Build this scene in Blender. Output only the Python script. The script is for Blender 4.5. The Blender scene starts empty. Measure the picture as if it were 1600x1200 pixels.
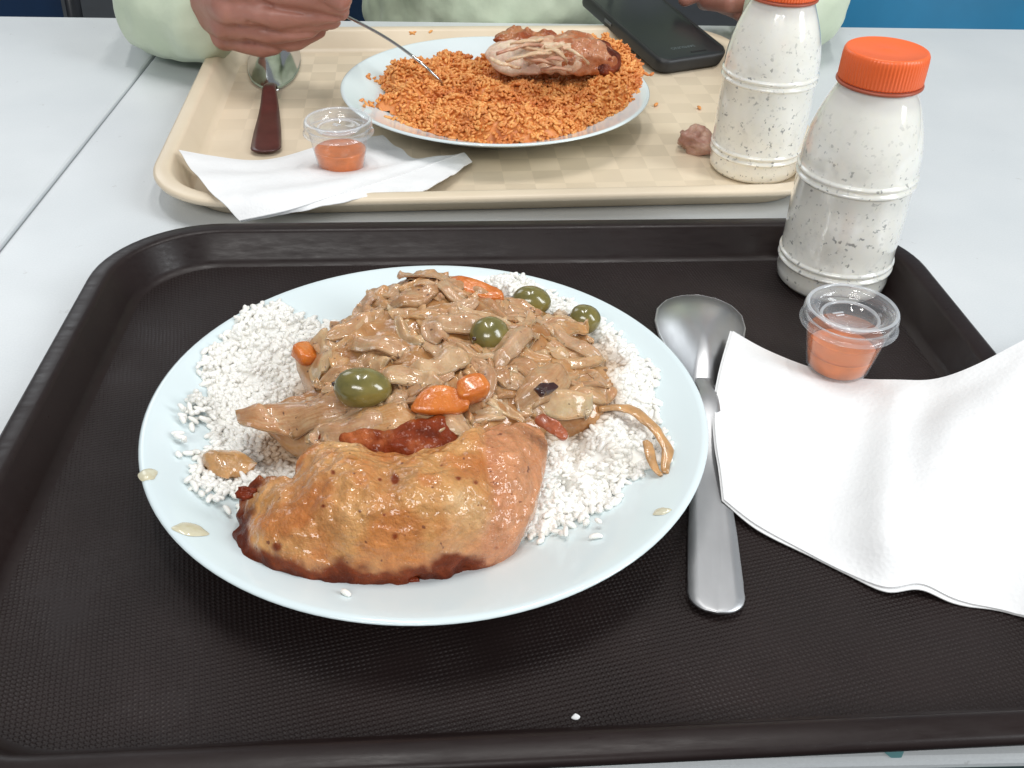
import bpy, bmesh, math, random
import numpy as np
from mathutils import Vector, Matrix
from mathutils.bvhtree import BVHTree

random.seed(7)
rng = np.random.default_rng(7)
S = bpy.context.scene
COL = S.collection
R_ = math.radians

# ---------------------------------------------------------------- camera
CAM_POS = np.array([0.0, 0.0, 0.28812])
CR = np.array([0.99903929, -0.03711505, 0.02330189])
CU = np.array([0.00360893, 0.59959257, 0.80029727])
CF = np.array([0.04367471, 0.79944432, -0.59915048])
FPX = 1500.0
cd = bpy.data.cameras.new("camera")
cam = bpy.data.objects.new("camera", cd)
COL.objects.link(cam)
cd.sensor_width = 36.0
cd.lens = FPX / 1600.0 * 36.0
cd.clip_start = 0.01
cd.clip_end = 200
M = Matrix.Identity(4)
for i in range(3):
    M[i][0], M[i][1], M[i][2], M[i][3] = CR[i], CU[i], -CF[i], CAM_POS[i]
cam.matrix_world = M
S.camera = cam

# ---------------------------------------------------------------- world and lamps
w = bpy.data.worlds.new("World")
S.world = w
w.use_nodes = True
bg = w.node_tree.nodes["Background"]
bg.inputs[0].default_value = (0.86, 0.93, 1.0, 1)
bg.inputs[1].default_value = 0.30


def area(name, loc, target, sx, sy, power, col):
    l = bpy.data.lights.new(name, 'AREA')
    l.shape = 'RECTANGLE'
    l.size, l.size_y = sx, sy
    l.energy = power
    l.color = col
    o = bpy.data.objects.new(name, l)
    COL.objects.link(o)
    o.location = loc
    d = Vector(target) - Vector(loc)
    o.rotation_euler = d.to_track_quat('-Z', 'Y').to_euler()
    return o


area("window_light", (1.65, -0.30, 1.15), (0.1, 0.45, 0), 0.5, 1.4, 26, (0.93, 0.975, 1.0))
area("back_window_light", (-1.5, 2.6, 1.5), (0.0, 0.4, 0), 0.9, 1.2, 9, (0.92, 0.97, 1.0))
area("front_fill_light", (-0.5, -1.4, 1.6), (0.0, 0.45, 0), 1.3, 0.5, 24, (1.0, 0.985, 0.96))  # added fill from behind the viewer, brightens faces turned to the camera
area("ceiling_light", (-0.25, 0.70, 2.1), (-0.2, 0.5, 0), 0.10, 0.8, 11, (1.0, 0.98, 0.95))
area("ceiling_light", (0.45, 0.85, 2.1), (0.4, 0.6, 0), 0.10, 0.8, 10, (1.0, 0.98, 0.95))

S.view_settings.view_transform = 'Standard'
S.view_settings.look = 'None'
S.view_settings.exposure = 0.0
S.view_settings.gamma = 1.0
S.cycles.max_bounces = 8
S.cycles.transparent_max_bounces = 16
S.cycles.use_denoising = True
S.cycles.caustics_reflective = False
S.cycles.caustics_refractive = False


def W(px, py, z):
    """the point at height z that the photograph shows at a pixel of its 1600x1200 frame"""
    d = (px - 800) / FPX * CR - (py - 600) / FPX * CU + CF
    return CAM_POS + d * (z - CAM_POS[2]) / d[2]


# ---------------------------------------------------------------- noise
def _hash(i, j, k, s):
    n = (i * 374761393 + j * 668265263 + k * 2147483647 + s * 1274126177) & 0xFFFFFFFF
    n = ((n ^ (n >> 13)) * 1274126177) & 0xFFFFFFFF
    return ((n ^ (n >> 16)) & 0xFFFF) / 65535.0


def vnoise(p, scale, seed=0):
    q = np.asarray(p, float) * scale + 1000.0
    i = np.floor(q).astype(np.int64)
    f = q - i
    f = f * f * (3 - 2 * f)
    r = 0
    for a in (0, 1):
        for b in (0, 1):
            for c in (0, 1):
                wgt = (f[:, 0] if a else 1 - f[:, 0]) * (f[:, 1] if b else 1 - f[:, 1]) * (f[:, 2] if c else 1 - f[:, 2])
                r = r + wgt * _hash(i[:, 0] + a, i[:, 1] + b, i[:, 2] + c, seed)
    return r * 2 - 1


def fbm(p, scale, octv=3, seed=0):
    r, a = 0, 1.0
    for o in range(octv):
        r = r + a * vnoise(p, scale * 2 ** o, seed + o)
        a *= .5
    return r


def smooth(a, b, x):
    t = np.clip((x - a) / (b - a), 0, 1)
    return t * t * (3 - 2 * t)


def poly_dist(poly, pts):
    """distance to a closed polygon's edge, positive inside"""
    poly = np.asarray(poly)[:, :2]
    pts = np.asarray(pts)[:, :2]
    a = poly
    b = np.roll(poly, -1, 0)
    d = np.full(len(pts), 1e9)
    ins = np.zeros(len(pts), bool)
    for p, q in zip(a, b):
        e = q - p
        t = np.clip(((pts - p) @ e) / (e @ e + 1e-18), 0, 1)
        d = np.minimum(d, np.hypot(*(pts - p - t[:, None] * e).T))
        cond = ((p[1] > pts[:, 1]) != (q[1] > pts[:, 1]))
        xi = p[0] + (pts[:, 1] - p[1]) * e[0] / (e[1] if abs(e[1]) > 1e-15 else 1e-15)
        ins ^= cond & (pts[:, 0] < xi)
    return np.where(ins, d, -d)


def line_dist(line, pts):
    line = np.asarray(line)[:, :2]
    pts = np.asarray(pts)[:, :2]
    d = np.full(len(pts), 1e9)
    for p, q in zip(line[:-1], line[1:]):
        e = q - p
        t = np.clip(((pts - p) @ e) / (e @ e + 1e-18), 0, 1)
        d = np.minimum(d, np.hypot(*(pts - p - t[:, None] * e).T))
    return d


def resample(pts, n, closed=True):
    """Catmull-Rom through the points, n points at equal spacing"""
    p = np.asarray(pts, float)
    m = len(p)
    out = []
    rngs = range(m) if closed else range(m - 1)
    for i in rngs:
        if closed:
            a, b, c, d = p[(i - 1) % m], p[i], p[(i + 1) % m], p[(i + 2) % m]
        else:
            a, b, c, d = p[max(i - 1, 0)], p[i], p[i + 1], p[min(i + 2, m - 1)]
        for t in np.linspace(0, 1, 16, endpoint=False):
            out.append(.5 * ((2 * b) + (-a + c) * t + (2 * a - 5 * b + 4 * c - d) * t * t + (-a + 3 * b - 3 * c + d) * t ** 3))
    if not closed:
        out.append(p[-1])
    out = np.array(out)
    if closed:
        out = np.vstack([out, out[:1]])
    s = np.concatenate([[0], np.cumsum(np.linalg.norm(np.diff(out, axis=0), axis=1))])
    u = np.linspace(0, s[-1], n + 1)[:-1] if closed else np.linspace(0, s[-1], n)
    return np.stack([np.interp(u, s, out[:, k]) for k in range(p.shape[1])], 1)


# ---------------------------------------------------------------- mesh helpers
def mesh_obj(name, v, f, mat, parent=None, sm=True, col=None, attrs=None):
    me = bpy.data.meshes.new(name)
    me.from_pydata(np.asarray(v).tolist(), [], f if isinstance(f, list) else np.asarray(f).tolist())
    me.update()
    if sm:
        me.polygons.foreach_set('use_smooth', [True] * len(me.polygons))
    if col is not None:
        a = me.attributes.new('col', 'FLOAT_COLOR', 'POINT')
        c = np.ones((len(v), 4), np.float32)
        c[:, :3] = col
        a.data.foreach_set('color', c.ravel())
    for k, val in (attrs or {}).items():
        a = me.attributes.new(k, 'FLOAT', 'POINT')
        a.data.foreach_set('value', np.asarray(val, np.float32))
    o = bpy.data.objects.new(name, me)
    COL.objects.link(o)
    if mat:
        me.materials.append(mat)
    if parent:
        o.parent = parent
    return o


def grid_faces(nr, nc, wrap=False, off=0):
    f = []
    for i in range(nr - 1):
        for j in range(nc if wrap else nc - 1):
            j2 = (j + 1) % nc
            f.append([off + i * nc + j, off + i * nc + j2, off + (i + 1) * nc + j2, off + (i + 1) * nc + j])
    return f


def lathe(profile, n=64, closed_ends=(True, True)):
    """profile of (r, z) -> verts, faces"""
    v = []
    a = np.linspace(0, 2 * np.pi, n, endpoint=False)
    for r, z in profile:
        v.append(np.stack([r * np.cos(a), r * np.sin(a), np.full(n, z)], 1))
    f = [q[::-1] for q in grid_faces(len(profile), n, True)]
    f = [q[::-1] for q in f]
    if closed_ends[0]:
        f.append(list(range(n))[::-1])
    if closed_ends[1]:
        f.append(list(range((len(profile) - 1) * n, len(profile) * n)))
    return np.vstack(v), f


def lathe_obj(name, profile, mat, parent=None, loc=(0, 0, 0), n=64, ends=(True, True)):
    v, f = lathe(profile, n, ends)
    o = mesh_obj(name, v, f, mat, parent)
    o.location = loc
    return o


def rrect_loop(a, b, r, z, n=10):
    pts = []
    r = max(r, 1e-4)
    for cx, cy, a0 in ((a - r, b - r, 0), (-(a - r), b - r, 90), (-(a - r), -(b - r), 180), (a - r, -(b - r), 270)):
        for k in range(n + 1):
            t = R_(a0 + 90 * k / n)
            pts.append((cx + r * math.cos(t), cy + r * math.sin(t), z))
    return np.array(pts)


def loft(loops, cap0=True, cap1=True):
    n = len(loops[0])
    f = grid_faces(len(loops), n, True)
    if cap0:
        f.append(list(range(n))[::-1])
    if cap1:
        f.append(list(range((len(loops) - 1) * n, len(loops) * n)))
    return np.vstack(loops), f


def box_obj(name, size, loc, mat, parent=None, bevel=0.003, seg=2):
    bm = bmesh.new()
    bmesh.ops.create_cube(bm, size=1)
    for v in bm.verts:
        v.co = Vector((v.co.x * size[0], v.co.y * size[1], v.co.z * size[2]))
    if bevel:
        bmesh.ops.bevel(bm, geom=bm.edges[:], offset=bevel, segments=seg, profile=.5, affect='EDGES')
    me = bpy.data.meshes.new(name)
    bm.to_mesh(me)
    bm.free()
    me.polygons.foreach_set('use_smooth', [True] * len(me.polygons))
    me.materials.append(mat)
    o = bpy.data.objects.new(name, me)
    COL.objects.link(o)
    o.location = loc
    if parent:
        o.parent = parent
    return o


def tube(path, radii, n=10):
    """swept tube; radii scalar, list, or list of (rx, rz)"""
    p = np.asarray(path, float)
    m = len(p)
    t = np.gradient(p, axis=0)
    t /= np.linalg.norm(t, axis=1)[:, None]
    up = np.array([0, 0, 1.0])
    v = []
    for i in range(m):
        side = np.cross(t[i], up)
        if np.linalg.norm(side) < 1e-4:
            side = np.array([1.0, 0, 0])
        side /= np.linalg.norm(side)
        nn = np.cross(side, t[i])
        r = radii if np.isscalar(radii) else radii[i]
        rx, rz = (r, r) if np.isscalar(r) else r
        for k in range(n):
            a = 2 * np.pi * k / n
            v.append(p[i] + side * rx * math.cos(a) + nn * rz * math.sin(a))
    f = grid_faces(m, n, True)
    f.append(list(range(n))[::-1])
    f.append(list(range((m - 1) * n, m * n)))
    return np.array(v), f


def empty(name, loc=(0, 0, 0), rz=0.0):
    o = bpy.data.objects.new(name, None)
    o.empty_display_size = .02
    COL.objects.link(o)
    o.location = loc
    o.rotation_euler = (0, 0, rz)
    return o


def tag(o, label, cat, group=None):
    o['label'] = label
    o['category'] = cat
    if group:
        o['group'] = group
    return o


def merge(parts):
    vs, fs, off = [], [], 0
    for v, f in parts:
        vs.append(np.asarray(v))
        fs += [[i + off for i in q] for q in f]
        off += len(v)
    return np.vstack(vs), fs


# ---------------------------------------------------------------- materials
class NT:
    def __init__(s, name):
        s.m = bpy.data.materials.new(name)
        s.m.use_nodes = True
        s.t = s.m.node_tree
        s.b = s.t.nodes['Principled BSDF']
        s.out = s.t.nodes['Material Output']

    def n(s, kind, **kw):
        o = s.t.nodes.new(kind)
        for k, v in kw.items():
            if k.startswith('i_'):
                key = k[2:]
                key = int(key) if key.isdigit() else key.replace('_', ' ')
                o.inputs[key].default_value = v
            else:
                setattr(o, k, v)
        return o

    def l(s, a, b):
        s.t.links.new(a, b)

    def set(s, **kw):
        for k, v in kw.items():
            key = k.replace('_', ' ')
            if key == 'Base Color' or key in ('Subsurface Radius', 'Coat Tint') and len(v) == 3:
                v = tuple(v) + (1,) if key == 'Base Color' or key == 'Coat Tint' else v
            s.b.inputs[key].default_value = v

    def coord(s, kind='Object'):
        return s.n('ShaderNodeTexCoord').outputs[kind]

    def noise(s, scale, detail=4, rough=.55, vec=None):
        o = s.n('ShaderNodeTexNoise', i_Scale=scale, i_Detail=detail, i_Roughness=rough)
        s.l(vec if vec is not None else s.coord(), o.inputs['Vector'])
        return o.outputs['Fac']

    def ramp(s, fac, stops):
        o = s.n('ShaderNodeValToRGB')
        e = o.color_ramp.elements
        while len(e) < len(stops):
            e.new(.5)
        for k, (p, c) in enumerate(stops):
            e[k].position = p
            e[k].color = (c[0], c[1], c[2], 1) if not np.isscalar(c) else (c, c, c, 1)
        s.l(fac, o.inputs[0])
        return o.outputs[0]

    def mix(s, fac, a, b, mode='MIX'):
        o = s.n('ShaderNodeMix', data_type='RGBA', blend_type=mode)
        for sock, v in ((o.inputs[0], fac), (o.inputs[6], a), (o.inputs[7], b)):
            if hasattr(v, 'links'):
                s.l(v, sock)
            elif np.isscalar(v):
                sock.default_value = v
            else:
                sock.default_value = (v[0], v[1], v[2], 1)
        return o.outputs[2]

    def math(s, op, a, b=None):
        o = s.n('ShaderNodeMath', operation=op)
        for sock, v in ((o.inputs[0], a), (o.inputs[1], b)):
            if v is None:
                continue
            if hasattr(v, 'links'):
                s.l(v, sock)
            else:
                sock.default_value = v
        return o.outputs[0]

    def bump(s, h, strength=.3, dist=.001, chain=None):
        o = s.n('ShaderNodeBump', i_Strength=strength, i_Distance=dist)
        s.l(h, o.inputs['Height'])
        if chain is not None:
            s.l(chain, o.inputs['Normal'])
        return o.outputs['Normal']

    def base(s, c):
        s.l(c, s.b.inputs['Base Color'])

    def rough(s, c):
        s.l(c, s.b.inputs['Roughness'])

    def normal(s, c):
        s.l(c, s.b.inputs['Normal'])


def simple(name, c, rough=.5, var=.12, vscale=30, bump=0.0, bscale=400, bdist=.0005, **kw):
    t = NT(name)
    t.set(Roughness=rough, **kw)
    n = t.noise(vscale)
    lo = tuple(x * (1 - var) for x in c)
    hi = tuple(min(1, x * (1 + var)) for x in c)
    t.base(t.ramp(n, [(.3, lo), (.7, hi)]))
    if bump:
        t.normal(t.bump(t.noise(bscale, 3), bump, bdist))
    return t.m


def glassy(name, tint=(1, 1, 1), haze=0.06, rough=.03, hazecol=(.9, .95, 1.0)):
    t = NT(name)
    tr = t.n('ShaderNodeBsdfTransparent')
    tr.inputs[0].default_value = (*tint, 1)
    gl = t.n('ShaderNodeBsdfGlossy')
    gl.inputs['Roughness'].default_value = rough
    df = t.n('ShaderNodeBsdfDiffuse')
    df.inputs[0].default_value = (*hazecol, 1)
    lw = t.n('ShaderNodeLayerWeight')
    lw.inputs[0].default_value = .5
    fc = t.math('POWER', lw.outputs['Facing'], 3.0)
    m1 = t.n('ShaderNodeMixShader')
    t.l(t.math('ADD', t.math('MULTIPLY', fc, .30), haze), m1.inputs[0])
    t.l(tr.outputs[0], m1.inputs[1])
    t.l(df.outputs[0], m1.inputs[2])
    m2 = t.n('ShaderNodeMixShader')
    t.l(t.math('ADD', t.math('MULTIPLY', fc, .55), .045), m2.inputs[0])
    t.l(m1.outputs[0], m2.inputs[1])
    t.l(gl.outputs[0], m2.inputs[2])
    t.l(m2.outputs[0], t.out.inputs['Surface'])
    return t.m


# table laminate
def m_table():
    t = NT('table_laminate')
    t.set(Roughness=.34)
    n = t.noise(9, 5)
    g = t.noise(900, 2)
    c = t.ramp(n, [(.3, (.60, .635, .655)), (.7, (.66, .69, .705))])
    c = t.mix(.10, c, t.ramp(g, [(.35, .45), (.65, .75)]))
    fl = t.math('MULTIPLY', t.ramp(t.noise(95, 2, .5), [(.735, 0), (.76, 1)]), t.ramp(t.noise(700, 2, .5), [(.4, 0), (.6, 1)]))
    t.base(t.mix(t.math('MULTIPLY', fl, .35), c, (.30, .29, .27)))
    t.rough(t.ramp(t.noise(14, 5), [(.3, .28), (.7, .44)]))
    t.normal(t.bump(g, .05, .0003))
    return t.m


def m_tray_dark(texture):
    t = NT('dark_tray_floor_plastic' if texture else 'dark_tray_rim_plastic')
    t.set(Roughness=.46, Specular_IOR_Level=.24)
    co = t.coord()
    n = t.noise(18, 5, .6, co)
    c = t.ramp(n, [(.25, (.0120, .0074, .0070)), (.75, (.0200, .0126, .0118))])
    sp = t.ramp(t.noise(1300, 1, .5, co), [(.72, 0.0), (.80, 1.0)])
    c = t.mix(t.math('MULTIPLY', sp, .10), c, (.16, .15, .14))
    if texture:
        mp = t.n('ShaderNodeMapping')
        mp.inputs['Rotation'].default_value = (0, 0, R_(33))
        mp.inputs['Scale'].default_value = (2 * math.pi / .0026,) * 3
        t.l(co, mp.inputs[0])
        sx = t.n('ShaderNodeSeparateXYZ')
        wob = t.n('ShaderNodeTexNoise', i_Scale=60.0)
        t.l(co, wob.inputs['Vector'])
        t.l(mp.outputs[0], sx.inputs[0])
        a = t.math('SINE', t.math('ADD', sx.outputs[0], t.math('MULTIPLY', wob.outputs['Fac'], 2.0)))
        b = t.math('SINE', t.math('ADD', sx.outputs[1], t.math('MULTIPLY', wob.outputs['Fac'], 2.0)))
        h = t.math('MULTIPLY', a, b)
        h = t.ramp(t.math('ADD', t.math('MULTIPLY', h, .5), .5), [(.45, 0), (.85, 1)])
        wear = t.ramp(t.noise(13, 6, .7, co), [(.36, .12), (.66, 1)])
        t.normal(t.bump(t.math('MULTIPLY', h, wear), .85, .0006))
        c = t.mix(t.math('MULTIPLY', t.math('MULTIPLY', h, wear), .45), c, (.030, .023, .022))
        t.rough(t.ramp(t.noise(25, 4, .6, co), [(.3, .36), (.7, .52)]))
    else:
        mp = t.n('ShaderNodeMapping')
        mp.inputs['Scale'].default_value = (1, 6, 6)
        t.l(co, mp.inputs[0])
        s = t.noise(60, 6, .7, mp.outputs[0])
        t.rough(t.ramp(s, [(.3, .26), (.7, .48)]))
        scr = t.ramp(t.noise(160, 6, .75, mp.outputs[0]), [(.70, 0), (.76, 1)])
        c = t.mix(t.math('MULTIPLY', scr, .5), c, (.22, .21, .205))
        t.normal(t.bump(t.noise(220, 3, .5, co), .08, .0005))
    t.base(c)
    return t.m


def m_tray_beige(checker):
    t = NT('beige_tray_floor_print' if checker else 'beige_tray_rim_plastic')
    t.set(Roughness=.38)
    co = t.coord()
    n = t.noise(14, 5, .6, co)
    c = t.ramp(n, [(.25, (.69, .575, .42)), (.75, (.76, .645, .49))])
    if checker:
        ck = t.n('ShaderNodeTexChecker', i_Scale=48.0)
        t.l(co, ck.inputs['Vector'])
        fade = t.ramp(t.noise(7, 2, .5, co), [(.36, .15), (.6, 1)])
        c = t.mix(t.math('MULTIPLY', t.math('MULTIPLY', ck.outputs['Fac'], fade), .62), c, (.58, .485, .355))
    t.base(c)
    t.rough(t.ramp(t.noise(30, 4), [(.3, .3), (.7, .48)]))
    t.normal(t.bump(t.noise(500, 2), .06, .0004))
    return t.m


def m_plate():
    t = NT('opal_glass')
    t.set(Roughness=.09, IOR=1.5)
    n = t.noise(12, 3)
    t.base(t.ramp(n, [(.3, (.665, .755, .775)), (.7, (.695, .78, .795))]))
    return t.m


def m_rice(name, lo, hi, stain, rough=.38):
    t = NT(name)
    t.set(Roughness=rough, Subsurface_Weight=.08, Subsurface_Radius=(.002, .0016, .0012), Subsurface_Scale=.5)
    g = t.n('ShaderNodeNewGeometry')
    c = t.ramp(g.outputs['Random Per Island'], [(0, lo), (1, hi)])
    a = t.n('ShaderNodeAttribute', attribute_name='stain')
    t.base(t.mix(a.outputs['Fac'], c, stain))
    t.normal(t.bump(t.noise(700, 2), .25, .0004))
    return t.m


def m_onion():
    t = NT('stewed_onion')
    t.set(Roughness=.32, IOR=1.42, Subsurface_Weight=.5, Subsurface_Radius=(.007, .0042, .0024), Subsurface_Scale=.6,
          Coat_Weight=1.0, Coat_Roughness=.045, Coat_IOR=1.4)
    oi = t.n('ShaderNodeObjectInfo')
    c = t.ramp(oi.outputs['Random'], [(0, (.37, .165, .062)), (.2, (.54, .295, .145)), (.4, (.47, .27, .16)), (.6, (.64, .415, .23)), (.8, (.52, .245, .08)), (1, (.43, .225, .115))])
    av = t.n('ShaderNodeAttribute', attribute_name='across')
    au = t.n('ShaderNodeAttribute', attribute_name='along')
    cb = t.n('ShaderNodeCombineXYZ')
    t.l(t.math('MULTIPLY', au.outputs['Fac'], 1.3), cb.inputs[0])
    t.l(t.math('MULTIPLY', av.outputs['Fac'], 6.0), cb.inputs[1])
    t.l(t.math('MULTIPLY', oi.outputs['Random'], 90.0), cb.inputs[2])
    fib = t.noise(1.0, 3, .6, cb.outputs[0])
    c = t.mix(t.ramp(fib, [(.35, 0), (.62, .55)]), c, (.62, .40, .225))
    n = t.noise(130, 4)
    c = t.mix(t.ramp(n, [(.42, 0), (.8, .8)]), c, (.36, .16, .06))
    sp = t.ramp(t.noise(420, 1, .4), [(.72, 0), (.76, 1)])
    t.base(t.mix(t.math('MULTIPLY', sp, .8), c, (.07, .03, .015)))
    b = t.bump(fib, .3, .0006)
    b = t.bump(t.noise(190, 3, .6), .5, .0016, b)
    t.normal(b)
    t.l(t.bump(t.noise(230, 1, .4), .5, .0012), t.b.inputs['Coat Normal'])
    return t.m


def m_gravy():
    t = NT('brown_gravy')
    t.set(Roughness=.18, IOR=1.42, Subsurface_Weight=.2, Subsurface_Radius=(.005, .002, .001), Subsurface_Scale=.5,
          Coat_Weight=1.0, Coat_Roughness=.045)
    n = t.noise(70, 5)
    c = t.ramp(n, [(.28, (.31, .125, .036)), (.5, (.45, .225, .085)), (.75, (.56, .33, .15))])
    sp = t.ramp(t.noise(380, 1, .4), [(.72, 0), (.76, 1)])
    t.base(t.mix(t.math('MULTIPLY', sp, .8), c, (.07, .03, .015)))
    b = t.bump(t.noise(220, 4, .6), .5, .0016)
    t.normal(b)
    t.l(t.bump(t.noise(200, 1, .4), .55, .0013), t.b.inputs['Coat Normal'])
    return t.m


def m_attr(name, rough=.25, coat=.5, bumps=((160, 5, .7, .0012), (700, 3, .35, .0004)), sss=.1, speck=None, roughvar=None, cn=(250, .9, .0014)):
    t = NT(name)
    t.set(Roughness=rough, IOR=1.45, Specular_IOR_Level=.35, Coat_Weight=coat, Coat_Roughness=.05, Coat_IOR=1.47, Subsurface_Weight=sss,
          Subsurface_Radius=(.006, .002, .001), Subsurface_Scale=.5)
    a = t.n('ShaderNodeAttribute', attribute_name='col')
    c = a.outputs['Color']
    dk = t.ramp(c, [(.06, .22), (.22, 1.0)])
    t.l(t.math('MULTIPLY', dk, coat), t.b.inputs['Coat Weight'])
    t.l(t.math('MULTIPLY', dk, .35), t.b.inputs['Specular IOR Level'])
    n = t.noise(260, 4, .6)
    c = t.mix(1.0, c, t.ramp(n, [(.25, (.78, .72, .64)), (.75, (1.16, 1.16, 1.16))]), 'MULTIPLY')
    if speck:
        sp = t.ramp(t.noise(330, 1.5, .5), [(.70, 0), (.75, 1)])
        c = t.mix(t.math('MULTIPLY', sp, .85), c, speck)
    t.base(c)
    ch = None
    for sc, de, st, di in bumps:
        ch = t.bump(t.noise(sc, de, .6), st, di, ch)
    t.normal(ch)
    t.l(t.bump(t.noise(cn[0], 2, .5), cn[1], cn[2]), t.b.inputs['Coat Normal'])
    if roughvar:
        t.rough(t.ramp(t.noise(90, 4), [(.3, roughvar[0]), (.7, roughvar[1])]))
    return t.m


def m_bottle():
    t = NT('milky_bottle')
    t.set(Roughness=.12, IOR=1.5, Coat_Weight=1.0, Coat_Roughness=.02, Coat_IOR=1.4, Subsurface_Weight=.5, Subsurface_Radius=(.01, .009, .007), Subsurface_Scale=.4)
    co = t.coord()
    sx = t.n('ShaderNodeSeparateXYZ')
    t.l(co, sx.inputs[0])
    base = t.ramp(t.noise(40, 4, .5, co), [(.3, (.85, .83, .755)), (.7, (.90, .885, .82))])
    # clear neck above the fill level
    fill = t.ramp(t.math('ADD', t.math('MULTIPLY', sx.outputs[2], 8.0), t.math('MULTIPLY', t.noise(60, 3, .5, co), .02)), [(.865, 0), (.90, 1)])
    base = t.mix(t.math('MULTIPLY', fill, .55), base, (.72, .69, .65))
    low = t.ramp(t.math('MULTIPLY', sx.outputs[2], 8.0), [(.1, .9), (.6, .7), (.80, .25), (.88, .0)])
    clus = t.ramp(t.noise(70, 3, .6, co), [(.46, 0), (.62, 1)])
    smudge = t.ramp(t.noise(210, 3, .6, co), [(.48, 0), (.72, 1)])
    base = t.mix(t.math('MULTIPLY', t.math('MULTIPLY', clus, smudge), t.math('MULTIPLY', low, .36)), base, (.40, .40, .38))
    sp = t.ramp(t.noise(340, 2, .5, co), [(.61, 0), (.67, 1)])
    cl2 = t.ramp(t.noise(95, 3, .6, co), [(.38, 0), (.56, 1)])
    base = t.mix(t.math('MULTIPLY', t.math('MULTIPLY', sp, cl2), t.math('MULTIPLY', low, .8)), base, (.11, .115, .115))
    t.base(base)
    return t.m


def m_napkin():
    t = NT('paper_napkin')
    t.set(Roughness=.85)
    n = t.noise(500, 3)
    t.base(t.ramp(t.noise(25, 3), [(.3, (.80, .80, .803)), (.7, (.84, .84, .84))]))
    mp = t.n('ShaderNodeMapping')
    mp.inputs['Scale'].default_value = (1, 1, 1)
    t.l(t.coord(), mp.inputs[0])
    vo = t.n('ShaderNodeTexVoronoi', i_Scale=520.0)
    t.l(mp.outputs[0], vo.inputs['Vector'])
    b1 = t.bump(vo.outputs['Distance'], .28, .0005)
    b1 = t.bump(t.noise(60, 4), .25, .0016, b1)
    t.normal(t.bump(n, .12, .0003, b1))
    return t.m


def m_metal(name, c=(.60, .61, .62), rough=.2):
    t = NT(name)
    t.set(Metallic=1.0, Roughness=rough)
    t.base(t.ramp(t.noise(60, 3), [(.3, tuple(x * .92 for x in c)), (.7, c)]))
    mp = t.n('ShaderNodeMapping')
    mp.inputs['Scale'].default_value = (1, .06, 1)
    t.l(t.coord(), mp.inputs[0])
    t.rough(t.ramp(t.noise(700, 4, .6, mp.outputs[0]), [(.3, rough * .95), (.7, rough * 1.08)]))
    return t.m


def m_skin():
    t = NT('brown_skin')
    t.set(Roughness=.42, Subsurface_Weight=.12, Subsurface_Radius=(.006, .002, .001), Subsurface_Scale=.5)
    c = t.ramp(t.noise(45, 5), [(.3, (.34, .145, .105)), (.7, (.43, .195, .15))])
    t.base(c)
    t.normal(t.bump(t.noise(900, 3), .25, .0005, t.bump(t.noise(120, 3), .25, .0012)))
    return t.m


def m_sweater():
    t = NT('mint_fabric')
    t.set(Roughness=.9, Sheen_Weight=.2)
    t.base(t.ramp(t.noise(22, 4), [(.3, (.53, .605, .45)), (.7, (.595, .66, .505))]))
    t.normal(t.bump(t.noise(1500, 2), .25, .0004, t.bump(t.noise(28, 3), .35, .006)))
    return t.m


MT = dict(
    table=m_table(), edge=simple('table_edge_band', (.012, .03, .034), .5), steel=m_metal('steel_leg_paint', (.25, .26, .27), .4),
    trayd=m_tray_dark(True), trayr=m_tray_dark(False), beige=m_tray_beige(True), beiger=m_tray_beige(False),
    plate=m_plate(), onion=m_onion(), gravy=m_gravy(),
    rice=m_rice('white_rice_grain', (.83, .815, .765), (.89, .875, .835), (.48, .30, .15)),
    rice2=m_rice('orange_rice_grain', (.68, .235, .052), (.90, .46, .145), (.58, .165, .036), .42),
    chicken=m_attr('roast_skin', .3, 1.0, ((150, 3, .55, .002), (430, 3, .75, .0013)), .15, (.14, .035, .012), (.25, .45)),
    meat=m_attr('cooked_meat', .42, .25, ((140, 5, .7, .002), (600, 3, .4, .0006)), .2),
    bottle=m_bottle(), cap=simple('orange_plastic', (.90, .15, .035), .34, .04, 40),
    napkin=m_napkin(), metal=m_metal('brushed_steel', (.62, .625, .635), .36), metalm=m_metal('matte_steel', (.56, .565, .575), .46), polished=m_metal('polished_steel', (.60, .605, .60), .12),
    brown=simple('dark_brown_handle', (.075, .022, .019), .3, .25, 60),
    clear=glassy('clear_plastic', haze=.015), sauce=simple('orange_sauce', (.64, .165, .026), .35, .18, 120, .3, 300, Coat_Weight=.5),
    black=simple('black_rubber', (.014, .015, .017), .45, .2, 60), screen=simple('phone_glass', (.012, .016, .018), .30, .1, 10),
    skin=m_skin(), sweater=m_sweater(), hair=simple('black_hair', (.012, .01, .009), .5, .3, 200, .6, 500, .002),
    denim=simple('dark_trousers', (.02, .025, .045), .85, .3, 80),
    bluechair=simple('blue_chair_plastic', (.012, .19, .36), .38, .12, 8), shaded_bluechair=simple('shaded_blue_chair_plastic', (.006, .03, .085), .4, .2, 8),  # second chair colour is the blue with backlit shade put into it
    floor=simple('floor_vinyl', (.035, .04, .045), .5, .25, 6), frame=simple('dark_steel_tube', (.03, .033, .04), .35, .2, 40),
    olive=None, carrot=None)


def m_olive():
    t = NT('green_olive')
    t.set(Roughness=.2, Coat_Weight=.7, Coat_Roughness=.06, Subsurface_Weight=.12, Subsurface_Radius=(.003, .003, .001), Subsurface_Scale=.5)
    t.base(t.ramp(t.noise(90, 4), [(.3, (.105, .095, .022)), (.7, (.235, .19, .048))]))
    t.normal(t.bump(t.noise(420, 3), .25, .0006))
    return t.m


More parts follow.
